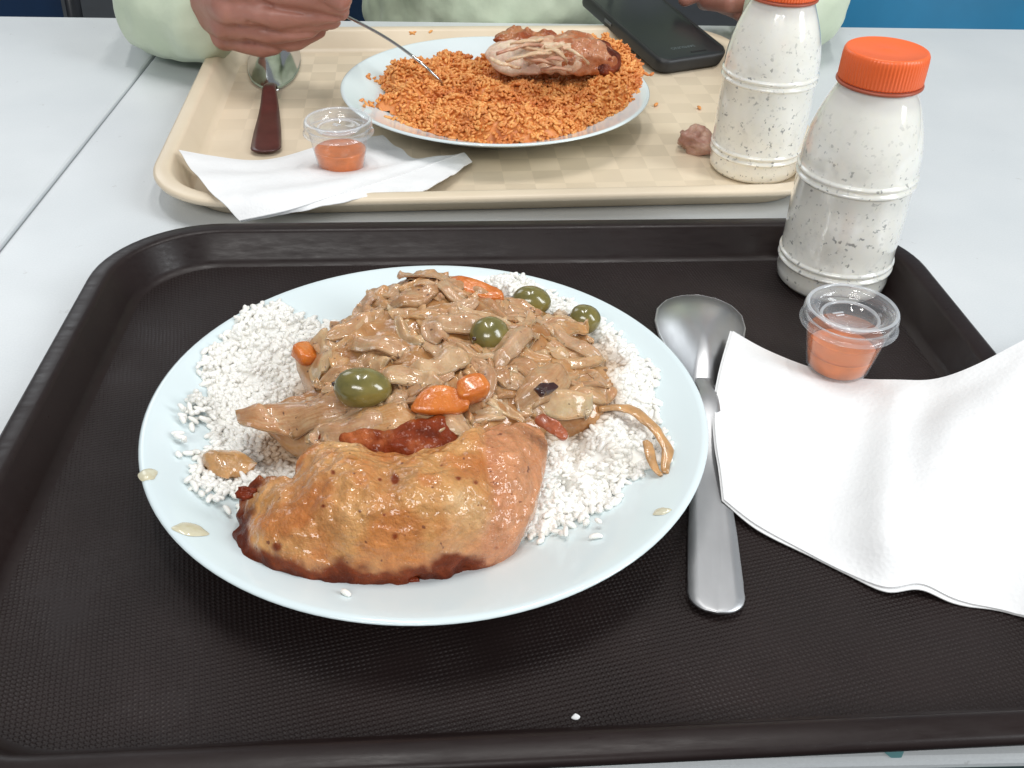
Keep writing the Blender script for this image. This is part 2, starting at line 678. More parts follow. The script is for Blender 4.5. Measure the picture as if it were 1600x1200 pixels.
def m_carrot():
    t = NT('stewed_carrot')
    t.set(Roughness=.22, Coat_Weight=.5, Coat_Roughness=.08, Subsurface_Weight=.2, Subsurface_Radius=(.006, .002, .001), Subsurface_Scale=.5)
    t.base(t.ramp(t.noise(140, 4), [(.3, (.52, .13, .018)), (.7, (.70, .22, .035))]))
    t.normal(t.bump(t.noise(260, 4), .7, .0012))
    return t.m


MT['amber'] = simple('amber_gravy_onion', (.50, .27, .105), .3, .3, 160, .7, 320, .0012, Coat_Weight=1.0, Coat_Roughness=.05, Subsurface_Weight=.3, Subsurface_Radius=(.004, .002, .001))
MT['olive'] = m_olive()
MT['carrot'] = m_carrot()
MT['redpepper'] = simple('red_pepper_skin', (.36, .085, .028), .3, .35, 200, .5, 300, .001, Coat_Weight=.5)
MT['pepper'] = simple('dark_pepper_skin', (.040, .012, .010), .25, .3, 200, .5, 300, .001, Coat_Weight=.5)

# ---------------------------------------------------------------- floor
FZ = -0.74
v, f = loft([np.array([(-8, -6, FZ), (8, -6, FZ), (8, 12, FZ), (-8, 12, FZ)], float)], False, False)
fl = mesh_obj('floor', v, [[0, 1, 2, 3]], MT['floor'], sm=False)
fl['kind'] = 'structure'


# ---------------------------------------------------------------- tables
def make_table(x0, x1, y0, y1, label):
    cx, cy = (x0 + x1) / 2, (y0 + y1) / 2
    t = tag(empty('canteen_table', (cx, cy, FZ)), label, 'table')
    a, b, h = (x1 - x0) / 2, (y1 - y0) / 2, -FZ
    lo = [rrect_loop(a, b, .004, -.026, 4), rrect_loop(a, b, .004, -.0022, 4), rrect_loop(a - .0006, b - .0006, .004, -.0006, 4),
          rrect_loop(a - .0022, b - .0022, .003, 0, 4)]
    vv, ff = loft(lo)
    vv[:, 2] += h
    mesh_obj('tabletop', vv, ff, MT['table'], t, sm=False)
    for sy in (-1, 1):
        box_obj('edge_band', (2 * a - .01, .002, .0215), (0, sy * (b + .0006), h - .0148), MT['edge'], t, .0005, 1)
    for sx in (-1, 1):
        for sy in (-1, 1):
            box_obj('leg', (.035, .035, h - .0265), (sx * (a - .06), sy * (b - .06), (h - .0265) / 2), MT['steel'], t, .004)
    box_obj('apron', (2 * a - .16, .018, .05), (0, b - .06, h - .0525), MT['steel'], t, .003)
    box_obj('apron', (2 * a - .16, .018, .05), (0, -b + .06, h - .0525), MT['steel'], t, .003)
    return t


tb = make_table(-0.2815, 0.92, 0.1747, 0.992, 'pale grey canteen table carrying both meal trays and the bottles')
make_table(-1.48, -0.2835, 0.1747, 0.992, 'bare pale grey table pushed against the left side of the laden table')
# ink spot on the edge by the front tray
p = W(1397, 1177, 0.0)
vs = [(p[0] - tb.location.x + (.0032 + .0007 * math.sin(3 * t)) * math.cos(t), p[1] - tb.location.y + (.0024 + .0005 * math.cos(2 * t)) * math.sin(t), -FZ + .0003) for t in np.linspace(0, 2 * np.pi, 20, endpoint=False)]
mesh_obj('ink_spot', vs, [list(range(20))], simple('teal_ink', (.16, .36, .38), .4), tb, False)


# ---------------------------------------------------------------- trays
def make_tray(name, label, cx, cy, rz, a, b, mf, mr, r=.062, rimz=.0175):
    t = tag(empty(name, (cx, cy, 0.0), rz), label, 'tray')
    prof = [(.026, .0006), (.0225, .0012), (.0105, rimz - .004), (.0055, rimz - .0025), (.0028, rimz - .0042), (.0008, rimz - .0040), (0, rimz - .002),
            (.0005, rimz - .0004), (.0022, rimz + .0004), (.0085, rimz + .0004), (.0105, rimz), (.0118, rimz - .0012), (.0185, .0075), (.0205, .0052), (.0232, .0042)]
    loops = [rrect_loop(a - i, b - i, r - i * .9, z, 14) for i, z in prof]
    vv, ff = loft(loops, True, False)
    mesh_obj('tray_rim', vv, ff, mr, t)
    lo = [rrect_loop(a - .0231, b - .0231, r - .0231 * .9, .0042, 14), rrect_loop(a - .0245, b - .0245, r - .0245 * .9, .0040, 14),
          rrect_loop(a - .06, b - .06, r - .054, .0040, 14)]
    vv, ff = loft(lo, False, True)
    mesh_obj('tray_floor', vv, ff, mf, t)
    return t


ang = .0289
u = np.array([math.cos(ang), math.sin(ang)])
vv_ = np.array([-u[1], u[0]])
c = u * .0405 + vv_ * .3415
make_tray('meal_tray', 'dark brown textured tray under the plate of white rice', c[0], c[1], ang, .2315, .1785, MT['trayd'], MT['trayr'], rimz=.0212)
ang2 = .060
u2 = np.array([math.cos(ang2), math.sin(ang2)])
v2 = np.array([-u2[1], u2[0]])
c2 = np.array([.0275, .5535]) + v2 * .1785
make_tray('meal_tray', 'beige tray with a faint checked print under the orange rice plate', c2[0], c2[1], ang2, .2315, .1785, MT['beige'], MT['beiger'], rimz=.0205)

# ---------------------------------------------------------------- plates
PR = [(0.0, .0052), (.03, .0052), (.055, .0056), (.068, .0072), (.080, .0108), (.092, .0152), (.104, .0202), (.113, .0240), (.1172, .0258), (.1190, .0263), (.1199, .0259)]


def plate_z(r, base=.0042):
    return base + np.interp(r, [q[0] for q in PR], [q[1] for q in PR])


def make_plate(label, x, y, base, s=1.0):
    prof = [(.050, .0), (.056, .0), (.060, .0012), (.070, .0034), (.085, .0094), (.1, .0156), (.112, .0211), (.118, .0240), (.1203, .0250), (.1205, .0255)]
    prof += [q for q in PR[::-1]]
    prof = [(max(r, .0004) * s, z) for r, z in prof]
    pr = np.array(prof)
    o = lathe_obj('dinner_plate', [tuple(q) for q in pr], MT['plate'], None, (x, y, base), 128)
    return tag(o, label, 'plate')


PC = np.array([-.0178, .3304])
PC2 = np.array([.0205, .729])
make_plate('round white plate holding the white rice and whole browned chicken', PC[0], PC[1], .0042)
make_plate('round white plate holding the orange rice, on the beige tray', PC2[0], PC2[1], .0042, .98)

# ---------------------------------------------------------------- grains


def grain_template(nl=7, nr=5):
    v = [(-1, 0, 0)]
    for i in range(1, nr):
        t = math.pi * i / nr
        for j in range(nl):
            a = 2 * math.pi * j / nl
            v.append((-math.cos(t), math.sin(t) ** .8 * math.cos(a), math.sin(t) ** .8 * math.sin(a)))
    v.append((1, 0, 0))
    f = []
    for j in range(nl):
        f.append([0, 1 + (j + 1) % nl, 1 + j])
        f.append([len(v) - 1, 1 + (nr - 2) * nl + j, 1 + (nr - 2) * nl + (j + 1) % nl])
    for i in range(nr - 2):
        for j in range(nl):
            a0 = 1 + i * nl
            f.append([a0 + j, a0 + (j + 1) % nl, a0 + nl + (j + 1) % nl, a0 + nl + j])
    return np.array(v), f


GV, GF = grain_template()


def grains(pos, length, width, tilt, seed=0):
    """pos (n,3) -> merged verts and faces of rice grains"""
    r = np.random.default_rng(seed)
    n = len(pos)
    L = length * r.uniform(.5, 1.15, n) / 2
    Wd = width * r.uniform(.85, 1.2, n) / 2
    yaw = r.uniform(0, 2 * np.pi, n)
    pit = r.normal(0, tilt, n)
    cy, sy, cp, sp = np.cos(yaw), np.sin(yaw), np.cos(pit), np.sin(pit)
    ex = np.stack([cy * cp, sy * cp, sp], 1)
    ey = np.stack([-sy, cy, 0 * sy], 1)
    ez = np.cross(ex, ey)
    bend = r.normal(0, .12, n)
    x = GV[None, :, 0] * L[:, None]
    y = GV[None, :, 1] * Wd[:, None] + bend[:, None] * L[:, None] * (GV[None, :, 0] ** 2)
    z = GV[None, :, 2] * Wd[:, None] * .9
    V = pos[:, None, :] + x[..., None] * ex[:, None] + y[..., None] * ey[:, None] + z[..., None] * ez[:, None]
    m = len(GV)
    faces = []
    for k in range(n):
        o = k * m
        for q in GF:
            faces.append([i + o for i in q])
    return V.reshape(-1, 3), faces


def poly_px(pts):
    return np.array([W(*q) for q in pts])


def sample_in(poly, n, seed):
    r = np.random.default_rng(seed)
    lo, hi = poly[:, :2].min(0), poly[:, :2].max(0)
    out = np.zeros((0, 2))
    while len(out) < n:
        q = r.uniform(lo, hi, (n * 2, 2))
        q = q[poly_dist(poly, q) > 0]
        out = np.vstack([out, q])
    return out[:n]


# ---------------------------------------------------------------- white rice heap
rice_poly = resample(poly_px([(300, 780, .016), (318, 715, .018), (322, 645, .020), (308, 585, .022), (385, 505, .024), (420, 482, .026), (520, 478, .030), (560, 480, .03),
                              (690, 446, .032), (790, 424, .032), (842, 440, .032), (905, 470, .030), (960, 505, .028), (1012, 560, .026), (1034, 610, .024),
                              (1048, 700, .022), (1045, 740, .021), (985, 758, .020), (955, 800, .018), (895, 815, .018), (850, 845, .016), (780, 850, .014), (600, 840, .014), (430, 800, .014)]), 120)


def rice_h(xy):
    d = poly_dist(rice_poly, xy)
    p3 = np.column_stack([xy, np.zeros(len(xy))])
    h = .024 * (1 - np.exp(-np.clip(d - .003, 0, None) / .022))
    left = smooth(-.02, -.085, xy[:, 0])
    h = h * (1 - .72 * left)
    h = h + (.0042 * fbm(p3, 70, 2, 3) + .0036 * vnoise(p3, 135, 33)) * smooth(0, .012, d)
    # a bare-ish flattened swath beside the chicken
    return np.maximum(h, 0.0005), d


def plate_at(xy, c=PC):
    return plate_z(np.hypot(xy[:, 0] - c[0], xy[:, 1] - c[1]))


def heap_base(poly, hf, c, mat, step=.0013, drop=.0007, edge=.0005):
    lo, hi = poly[:, :2].min(0) - .004, poly[:, :2].max(0) + .004
    nx, ny = int((hi[0] - lo[0]) / step), int((hi[1] - lo[1]) / step)
    X, Y = np.meshgrid(np.linspace(lo[0], hi[0], nx), np.linspace(lo[1], hi[1], ny))
    xy = np.column_stack([X.ravel(), Y.ravel()])
    h, d = hf(xy)
    h = h + .0007 * vnoise(np.column_stack([xy, 0 * d]), 420, 9)
    z = plate_at(xy, c) + np.where(d > 0, np.maximum(h - drop, .0005), .0004)
    keep = d > edge
    vv = np.column_stack([xy, z])
    ff = [q for q in grid_faces(ny, nx) if keep[q].all()]
    return vv, ff


def make_heap(name, poly, hf, c, mat, n, length, width, seed, stain_fn, extra=None, gl_tilt=.45, drop=.0007, thin=.0, sink=.0002):
    bv, bf = heap_base(poly, hf, c, mat, .0013, drop, .0005 + thin * .45)
    q = sample_in(poly, n, seed)
    h, d = hf(q)
    r = np.random.default_rng(seed + 1)
    keep = d > thin * (.5 + .9 * fbm(np.column_stack([q, 0 * d]), 75, 2, seed)) * r.uniform(.2, 1.2, n)
    q, h, d = q[keep], h[keep], d[keep]
    n = len(q)
    z = plate_at(q, c) + h - np.abs(r.normal(0, .0009, n)) + sink
    z = np.maximum(z, plate_at(q, c) + width * .45)
    pos = np.column_stack([q, z])
    if extra is not None:
        pos = np.vstack([pos, extra])
    gv, gf = grains(pos, length, width, gl_tilt, seed + 2)
    st = np.repeat(stain_fn(pos), len(GV))
    vv, ff = merge([(bv, bf), (gv, gf)])
    o = mesh_obj(name, vv, ff, mat, attrs={'stain': np.concatenate([stain_fn(bv), st])})
    o['kind'] = 'stuff'
    return o


stew_poly = resample(poly_px([(462, 572, .034), (478, 540, .037), (540, 500, .040), (592, 458, .044), (640, 436, .046), (678, 431, .047), (692, 446, .046), (735, 441, .043),
                              (785, 460, .041), (845, 488, .040), (905, 512, .037), (944, 560, .034), (950, 592, .034), (945, 640, .034), (905, 668, .032), (850, 675, .034),
                              (760, 720, .034), (650, 730, .034), (540, 715, .033), (455, 690, .030), (410, 655, .029), (440, 632, .031), (505, 618, .034), (480, 600, .033)]), 170)


def rice_stain(p):
    d = poly_dist(stew_poly, p)
    n = vnoise(p, 90, 5)
    s = .8 * smooth(-.009, .002, d + .0055 * n)
    # brown smears left of the stew and right of the chicken
    for (px, py, z, rad, k) in ((440, 690, .028, .010, .55), (700, 452, .036, .007, .5), (960, 700, .03, .006, .25), (1000, 650, .03, .008, .25), (900, 690, .03, .008, .5)):
        q = W(px, py, z)
        s = np.maximum(s, k * np.exp(-(np.hypot(p[:, 0] - q[0], p[:, 1] - q[1]) / rad) ** 2) * (.7 + .5 * n))
    return np.clip(s, 0, 1)


loose = []
for (px, py, z, n, sp) in ((288, 648, .020, 60, .0055), (262, 640, .021, 22, .0045), (312, 655, .020, 40, .005), (340, 578, .022, 30, .006), (360, 780, .016, 30, .007), (815, 432, .034, 60, .008), (905, 800, .02, 25, .006), (950, 500, .028, 20, .007), (330, 720, .018, 16, .006), (320, 770, .016, 14, .006), (870, 820, .016, 20, .006)):
    q = W(px, py, z)
    xy = q[:2] + rng.normal(0, sp, (n, 2))
    xy = xy[np.hypot(*(xy - PC).T) < .106]
    n = len(xy)
    zz = plate_at(xy) + .0012 + np.abs(rng.normal(0, .0012, n)) + (.006 * np.exp(-((xy - q[:2]) ** 2).sum(1) / sp ** 2) if n > 30 else 0)
    loose.append(np.column_stack([xy, zz]))
rice = make_heap('white_rice', rice_poly, rice_h, PC, MT['rice'], 9800, .0059, .0025, 11, rice_stain, np.vstack(loose), .4, .0009, .0055, -.0002)
tag(rice, 'heap of plain white rice grains spread under the onion stew', 'rice')
q = W(570, 888, .022)
gv, gf = grains(np.array([[0, 0, 0.]]), .0085, .0026, 0, 3)
o = mesh_obj('rice_grain', gv, gf, MT['rice'])
o.location = (W(541, 930, .025)[0], W(541, 930, .025)[1], plate_z(np.hypot(*(W(541, 930, .025)[:2] - PC))) + .0011)
o.rotation_euler = (0, 0, .6)
tag(o, 'single white rice grain on the plate edge below the chicken', 'rice grain')


# ---------------------------------------------------------------- stew: gravy mound, onion slices, olives, carrots
def dome(outline, centre, bulge, nr, power=2.4, pe=.55, skirt=.012, skirt_in=.12, noise=(), seed=0, zp=1.0, zadd=0.0):
    """closed-ish mound: outline of 3-D points, bulge height of the middle, skirt going down inside"""
    o = np.asarray(outline)
    n = len(o)
    rings = []
    for k in range(4, 0, -1):
        t = k / 4
        q = o + (centre - o) * skirt_in * t ** 2
        q[:, 2] = o[:, 2] - skirt * t
        rings.append(q)
    ss = np.linspace(0, 1, nr + 1)[:-1]
    for s in ss:
        s2 = s ** 1.15
        q = o + (centre - o) * s2
        wz = (1 - s2) ** zp
        q[:, 2] = o[:, 2] * wz + (o[:, 2].mean() + zadd) * (1 - wz) + bulge * (1 - (1 - s2) ** power) ** pe
        rings.append(q)
    vv = np.vstack(rings + [np.array([[centre[0], centre[1], o[:, 2].mean() + zadd + bulge]])])
    ff = grid_faces(len(rings), n, True)
    last = (len(rings) - 1) * n
    tip = len(vv) - 1
    for j in range(n):
        ff.append([last + j, last + (j + 1) % n, tip])
    for sc, amp, oc in noise:
        vv[:, 2] += amp * fbm(vv * [1, 1, .6], sc, oc, seed)
        vv[:, 0] += amp * .6 * fbm(vv, sc, oc, seed + 7)
        vv[:, 1] += amp * .6 * fbm(vv, sc, oc, seed + 13)
    return vv, ff


stew = tag(empty('onion_stew', (PC[0], PC[1] + .04, .03)), 'brown mound of glossy stewed onions over the white rice', 'stew')
sl = np.array(stew.location)
sc_ = W(700, 590, .045)
gvv, gff = dome(stew_poly, sc_, .016, 34, 2.2, .7, .012, .10, ((55, .0026, 2), (130, .0016, 3)), 21)
mesh_obj('gravy', gvv - sl, gff, MT['gravy'], stew)
bvh = BVHTree.FromPolygons(gvv.tolist(), gff)


def stew_z(x, y):
    h = bvh.ray_cast(Vector((x, y, .2)), Vector((0, 0, -1)))
    return h[0].z if h[0] is not None else None


def onion_slice(x, y, yaw, L, wd, curv, arch, lift, tip, seed, roll=0.0):
    r = np.random.default_rng(seed)
    ns, nc = 28, 9
    top, bot = [], []
    s = np.linspace(-1, 1, ns)
    wob = r.uniform(0, 6, 4)
    base = stew_z(x, y)
    if base is None:
        return None
    for i, si in enumerate(s):
        a = curv * si
        cx = L / 2 * (si if abs(curv) < 1e-3 else math.sin(a) / curv)
        cyv = L / 2 * (0 if abs(curv) < 1e-3 else (1 - math.cos(a)) / curv)
        wl = wd / 2 * (max(1 - abs(si) ** 2.6, 0.0) ** (.5 if tip > 0 else .8) * (1 - tip) + tip * (1 - .35 * abs(si))) * (1 + .15 * math.sin(3 * si + wob[0]))
        rowt, rowb = [], []
        for j in range(nc):
            cj = -1 + 2 * j / (nc - 1)
            lx = cx - math.sin(a) * cj * wl
            ly = cyv + math.cos(a) * cj * wl
            X = x + lx * math.cos(yaw) - ly * math.sin(yaw)
            Y = y + lx * math.sin(yaw) + ly * math.cos(yaw)
            zz = stew_z(X, Y)
            zz = base - .004 if zz is None else zz
            zz = .6 * zz + .4 * base + lift + arch * (1 - cj * cj) + roll * cj * wl + .0008 * math.sin(5 * si + wob[1]) + .0006 * math.sin(4 * cj + wob[2] + 2 * si)
            zz -= lift * 1.3 * smooth(.55, 1, abs(si))
            rowt.append((X, Y, zz))
            rowb.append((X, Y, zz - .0007 - .0003 * (1 - cj * cj)))
        top.append(rowt)
        bot.append(rowb)
    vt = np.array(top).reshape(-1, 3)
    dz = .0007 * fbm(vt, 150, 2, seed % 50)
    vt[:, 2] += dz
    vb = np.array(bot).reshape(-1, 3)
    vb[:, 2] += dz
    ft = grid_faces(ns, nc)
    fb = [q_[::-1] for q_ in grid_faces(ns, nc, False, ns * nc)]
    side = []
    N = ns * nc
    for i in range(ns - 1):
        a, b = i * nc, (i + 1) * nc
        side.append([a, b, b + N, a + N][::-1])
        a, b = i * nc + nc - 1, (i + 1) * nc + nc - 1
        side.append([a, b, b + N, a + N])
    for j in range(nc - 1):
        side.append([j, j + 1, j + 1 + N, j + N])
        a = (ns - 1) * nc + j
        side.append([a, a + 1, a + 1 + N, a + N][::-1])
    across = np.tile(np.linspace(-1, 1, nc), ns * 2) * wd / .008
    along = np.tile(np.repeat(s, nc), 2) * L / .02
    return np.vstack([vt, vb]), [q_[::-1] for q_ in ft + fb + side], dict(across=across, along=along)


pts = sample_in(stew_poly, 165, 31)
cnt = 0
for k, (x, y) in enumerate(pts):
    r = np.random.default_rng(500 + k)
    L = r.uniform(.013, .033)
    wd = r.uniform(.0050, .0130)
    g = onion_slice(x, y, r.normal(2.85, .65), L, wd, r.normal(0, .75), r.uniform(.0002, .0018), r.uniform(-.0008, .0013), r.uniform(.1, .6), 900 + k, r.normal(0, .17))
    if g is None:
        continue
    d = poly_dist(stew_poly, g[0])
    if d.min() < -.004:
        continue
    mesh_obj('onion_slice', g[0] - sl, g[1], MT['onion'], stew, attrs=g[2])
    cnt += 1
# the long pale petal at the left and other big ones the photograph shows
for (px, py, z, yaw, L, wd, cu, ar, li, tip) in ((468, 652, .037, -.10, .056, .020, .18, .004, .003, .0), (560, 690, .036, .0, .034, .013, .2, .003, .003, .2), (640, 590, .052, -.15, .030, .012, -.35, .003, .003, .3), (650, 470, .054, .35, .024, .012, .5, .003, .002, .4),
                                             (850, 590, .05, .9, .034, .016, .3, .004, .003, .3), (590, 540, .052, -.5, .03, .011, .5, .003, .003, .2), (880, 620, .045, .2, .028, .013, .4, .004, .002, .3),
                                             (800, 540, .052, 1.0, .036, .010, -.3, .003, .004, .2), (720, 505, .055, .15, .03, .013, .4, .003, .003, .3), (900, 540, .044, -.7, .03, .009, .4, .003, .002, .2),
                                             (690, 560, .056, .4, .03, .014, .3, .003, .003, .3), (600, 660, .045, .0, .03, .014, .2, .003, .002, .3), (560, 600, .049, .5, .026, .01, .6, .002, .002, .2)):
    q = W(px, py, z)
    g = onion_slice(q[0], q[1], yaw, L, wd, cu, ar, li, tip, px)
    if g:
        mesh_obj('onion_slice', g[0] - sl, g[1], MT['onion'], stew, attrs=g[2])


def ellipsoid(rx, ry, rz, nu=28, nv=18, dent=0.0, seed=0):
    v = []
    for i in range(nv + 1):
        t = math.pi * i / nv
        for j in range(nu):
            a = 2 * math.pi * j / nu
            v.append((math.sin(t) * math.cos(a), math.sin(t) * math.sin(a), math.cos(t)))
    v = np.array(v)
    v *= (1 + dent * fbm(v + seed, 1.6, 2, seed))[:, None]
    # slight pointed end
    v[:, 1:] *= (1 - .10 * v[:, :1])
    v *= [rx, ry, rz]
    return v, [q_[::-1] for q_ in grid_faces(nv + 1, nu, True)]


for (px, py, z, rx, ry, yaw, lab) in ((567, 606, .0525, .0118, .0088, -.05, 'large dark green olive half sunk in the left of the stew'),
                                      (766, 524, .0525, .0092, .0088, .6, 'green olive sunk among the onions in the middle of the stew'),
                                      (830, 471, .042, .0098, .0078, -.05, 'green olive on the far edge of the stew beside the rice clump'),
                                      (914, 499, .039, .0078, .0074, -.1, 'small round green olive at the far right edge of the stew')):
    q = W(px, py, z)
    vv, ff = ellipsoid(rx, ry, ry * .95, dent=.03, seed=px)
    o = mesh_obj('olive', vv, ff, MT['olive'])
    o.location = q
    o.rotation_euler = (.1, 0, yaw)
    s_, f_ = ellipsoid(.0015, .0013, .0008, 10, 6)
    st = mesh_obj('stem_scar', s_, f_, MT['pepper'], o)
    st.location = (-rx * .93, -.0005, ry * .25)
    tag(o, lab, 'olive', 'green olives on the stew')


def slab(outline2, h, bev=.0008, seed=0, amp=.0006):
    """rounded slab from a 2-D outline"""
    o = resample(np.asarray(outline2, float), 40)
    c = o.mean(0)
    loops = []
    for ins, z in ((.25, 0), (.0, bev), (0, h * .5), (0, h - bev), (.12, h), (.5, h + .0002)):
        q_ = o + (c - o) * ins
        loops.append(np.column_stack([q_, np.full(len(q_), z)]))
    vv, ff = loft(loops)
    vv += amp * np.stack([fbm(vv, 150, 2, seed), fbm(vv, 150, 2, seed + 3), fbm(vv, 150, 2, seed + 5)], 1)
    return vv, ff


half = [(.0115 * math.cos(t), .0095 * math.sin(t)) for t in np.linspace(0, math.pi, 9)] + [(-.004, -.002), (.005, -.0025)]
chunk = [(-.0055, -.004), (.005, -.0045), (.006, .003), (.001, .005), (-.005, .004)]
sl1 = [(-.011, -.003), (.004, -.0045), (.013, -.002), (.009, .003), (-.009, .004)]
for (px, py, z, ol, h, rot, lab) in ((688, 634, .050, half, .0055, (.55, 0, .1), 'half round orange carrot slice beside the dark chicken edge'),
                                     (738, 603, .054, chunk, .0085, (.35, -.2, .4), 'bright orange carrot chunk above the half round slice'),
                                     (742, 452, .050, [(a * 1.1, b * 1.1) for a, b in sl1], .007, (.3, .1, -.35), 'dull orange carrot strip on the far side of the stew'),
                                     (474, 552, .040, chunk, .006, (.3, .3, 1.0), 'orange carrot piece at the left tip of the stew'),
                                     (772, 650, .040, [(a * .6, b * .7) for a, b in sl1], .004, (.5, 0, .25), 'flat orange carrot sliver behind the right end of the chicken')):
    vv, ff = slab(ol, h, seed=px)
    o = mesh_obj('carrot_piece', vv, ff, MT['carrot'])
    q = W(px, py, z)
    o.location = (q[0], q[1], q[2] - h * .5)
    o.rotation_euler = rot
    tag(o, lab, 'carrot', 'carrot pieces on the stew')
for (px, py, z, sc, rot, lab) in ((850, 612, .052, .55, (.6, .2, .9), 'shrivelled blackish pepper scrap lying on the right of the stew'),
                                  (862, 672, .046, .62, (.4, .2, -.6), 'dark red pepper scrap against the right end of the chicken')):
    vv, ff = slab([(a * sc, b * sc) for a, b in sl1], .003, .0006, px, .0016)
    o = mesh_obj('pepper_scrap', vv, ff, MT['pepper'] if px == 850 else MT['redpepper'])
    q = W(px, py, z)
    o.location = q
    o.rotation_euler = rot
    tag(o, lab, 'pepper')

# loose gravy bits on the rice and the plate
def onion_curl(pts_px, wd, th, label, name='onion_strip'):
    path = resample(np.array([W(*q_) for q_ in pts_px]), 24, False)
    wds = [(wd * (math.sin(math.pi * (i + .6) / 24.4) ** .35), th) for i in range(24)]
    vv, ff = tube(path, wds, 10)
    vv += .0012 * np.stack([fbm(vv, 130, 3, 4), fbm(vv, 130, 3, 5), .6 * fbm(vv, 130, 3, 6)], 1)
    o = mesh_obj(name, vv, ff, MT['amber'])
    return tag(o, label, 'onion')


onion_curl([(935, 640, .036), (985, 640, .035), (1020, 668, .032), (1042, 705, .029), (1040, 738, .026)], .0029, .0008, 'curved brown onion strip on the rice at the right side of the plate')
onion_curl([(1030, 742, .0255), (1018, 715, .029), (1005, 690, .032)], .0026, .0007, 'short brown onion strip inside the curve of the longer one')
vv, ff = slab([(-.009, -.004), (.002, -.006), (.010, -.002), (.006, .005), (-.007, .005)], .0035, .0008, 5, .0028)
o = mesh_obj('onion_scrap', vv, ff, MT['amber'])
o.location = W(358, 729, .0222)
o.rotation_euler = (.1, .1, -.3)
tag(o, 'brown gravy soaked onion scrap on the left edge of the rice', 'onion')
drop = NT('pale_gravy_film')
drop.set(Roughness=.12, Coat_Weight=.5)
drop.base(drop.ramp(drop.noise(200), [(.3, (.56, .50, .33)), (.7, (.66, .64, .50))]))
for (px, py, a, b, lab) in ((231, 741, .0034, .0040, 'dried pale gravy spot on the left rim of the near plate'),
                            (298, 830, .0062, .0038, 'pale gravy drop on the plate left of the chicken'),
                            (1033, 802, .0034, .0022, 'tiny brown gravy spot on the right rim of the near plate')):
    q = W(px, py, .022)
    rr = np.hypot(*(q[:2] - PC))
    q = W(px, py, plate_z(rr))
    rings = []
    n = 26
    th = np.linspace(0, 2 * np.pi, n, endpoint=False)
    for s_, h in ((1, .0002), (.85, .0007), (.5, .0010), (.1, .0011)):
        X = q[0] + s_ * a * np.cos(th) * (1 + .15 * np.sin(3 * th + px))
        Y = q[1] + s_ * b * np.sin(th) * (1 + .15 * np.cos(2 * th + px))
        rings.append(np.column_stack([X, Y, plate_at(np.column_stack([X, Y])) + h]))
    vv, ff = loft(rings, False, True)
    tag(mesh_obj('gravy_spot', vv, ff, drop.m), lab, 'gravy spot')

# ---------------------------------------------------------------- chicken thigh
ck = tag(empty('chicken_thigh', (W(610, 800, .03)[0], W(610, 800, .03)[1], .02)), 'browned roast chicken thigh with glossy golden skin lying on the near plate', 'chicken')
ckl = np.array(ck.location)
ck_out = poly_px([(371, 822, 0.0256), (374, 790, 0.0296), (400, 755, 0.0335), (428, 752, 0.0362), (455, 748, 0.0388), (466, 722, 0.0401), (490, 700, 0.0415), (545, 694, 0.0421), (590, 706, 0.0421), (640, 714, 0.0421), (690, 702, 0.0428),
                  (740, 678, 0.0434), (795, 660, 0.0421), (840, 658, 0.0401), (855, 690, 0.0382), (851, 740, 0.0349), (835, 790, 0.0309), (815, 832, 0.0269), (780, 862, 0.0243), (730, 880, 0.023),
                  (690, 892, 0.023), (640, 902, 0.022), (580, 912, 0.021), (540, 917, 0.0205), (480, 913, 0.021), (430, 904, 0.021), (395, 884, 0.022), (374, 858, 0.023)])
ck_out = resample(ck_out, 320)
ckc = W(612, 795, .045)
cv, cf = dome(ck_out, ckc, .0130, 90, 2.2, .72, .014, .10, ((42, .0011, 2), (120, .0007, 3)), 41, 1.7, .004)
# relief: the loose skin lies proud of the flesh on the right, a fold and dimples
flap = np.array([W(*q_) for q_ in ((752, 700, .046), (758, 740, .045), (768, 790, .041), (745, 845, .032), (690, 880, .025))])
fx = resample(flap, 40, False)
d_flap = line_dist(fx, cv)
golden = np.array([W(*q_) for q_ in ((350, 760, .032), (450, 660, .046), (600, 660, .046), (752, 640, .046), (752, 700, .046), (758, 740, .045), (768, 790, .041), (745, 845, .032), (690, 885, .024), (500, 970, .018), (330, 930, .018))])
d_g = poly_dist(golden, cv)
cv[:, 2] += .0022 * smooth(-.0015, .002, d_g) - .0004
fold = resample(np.array([W(*q_) for q_ in ((590, 700, .045), (606, 735, .047), (604, 790, .047))]), 20, False)
cv[:, 2] -= .0020 * np.exp(-(line_dist(fold, cv) / .0055) ** 2)
fold2 = resample(np.array([W(*q_) for q_ in ((455, 745, .040), (476, 785, .043), (482, 830, .038), (505, 870, .030))]), 20, False)
cv[:, 2] -= .0018 * np.exp(-(line_dist(fold2, cv) / .006) ** 2)
bulge_pts = ((690, 790, .046, .020, .0050), (535, 765, .044, .017, .0042), (430, 835, .034, .013, .0030), (800, 720, .042, .012, .0025), (590, 850, .036, .016, .0020))
for px, py, z, rad, am in bulge_pts:
    q = W(px, py, z)
    cv[:, 2] += am * np.exp(-(np.hypot(cv[:, 0] - q[0], cv[:, 1] - q[1]) / rad) ** 2)


def px_of(vv):
    d = vv - CAM_POS
    wz = d @ CF
    return 800 + FPX * (d @ CR) / wz, 600 - FPX * (d @ CU) / wz


X, Y = cv[:, 0], cv[:, 1]
n1 = fbm(cv, 45, 3, 61)
n2 = fbm(cv, 130, 3, 62)
gold = np.array([.60, .305, .105])
pale = np.array([.69, .43, .20])
amber = np.array([.45, .14, .026])
pink = np.array([.50, .20, .095])
char = np.array([.165, .027, .008])
dark = np.array([.07, .011, .005])
col = gold + (pale - gold) * smooth(-.1, .7, n1)[:, None]
col = col + (amber - col) * (smooth(.10, .70, -n1 + .35 * n2) * .72)[:, None]
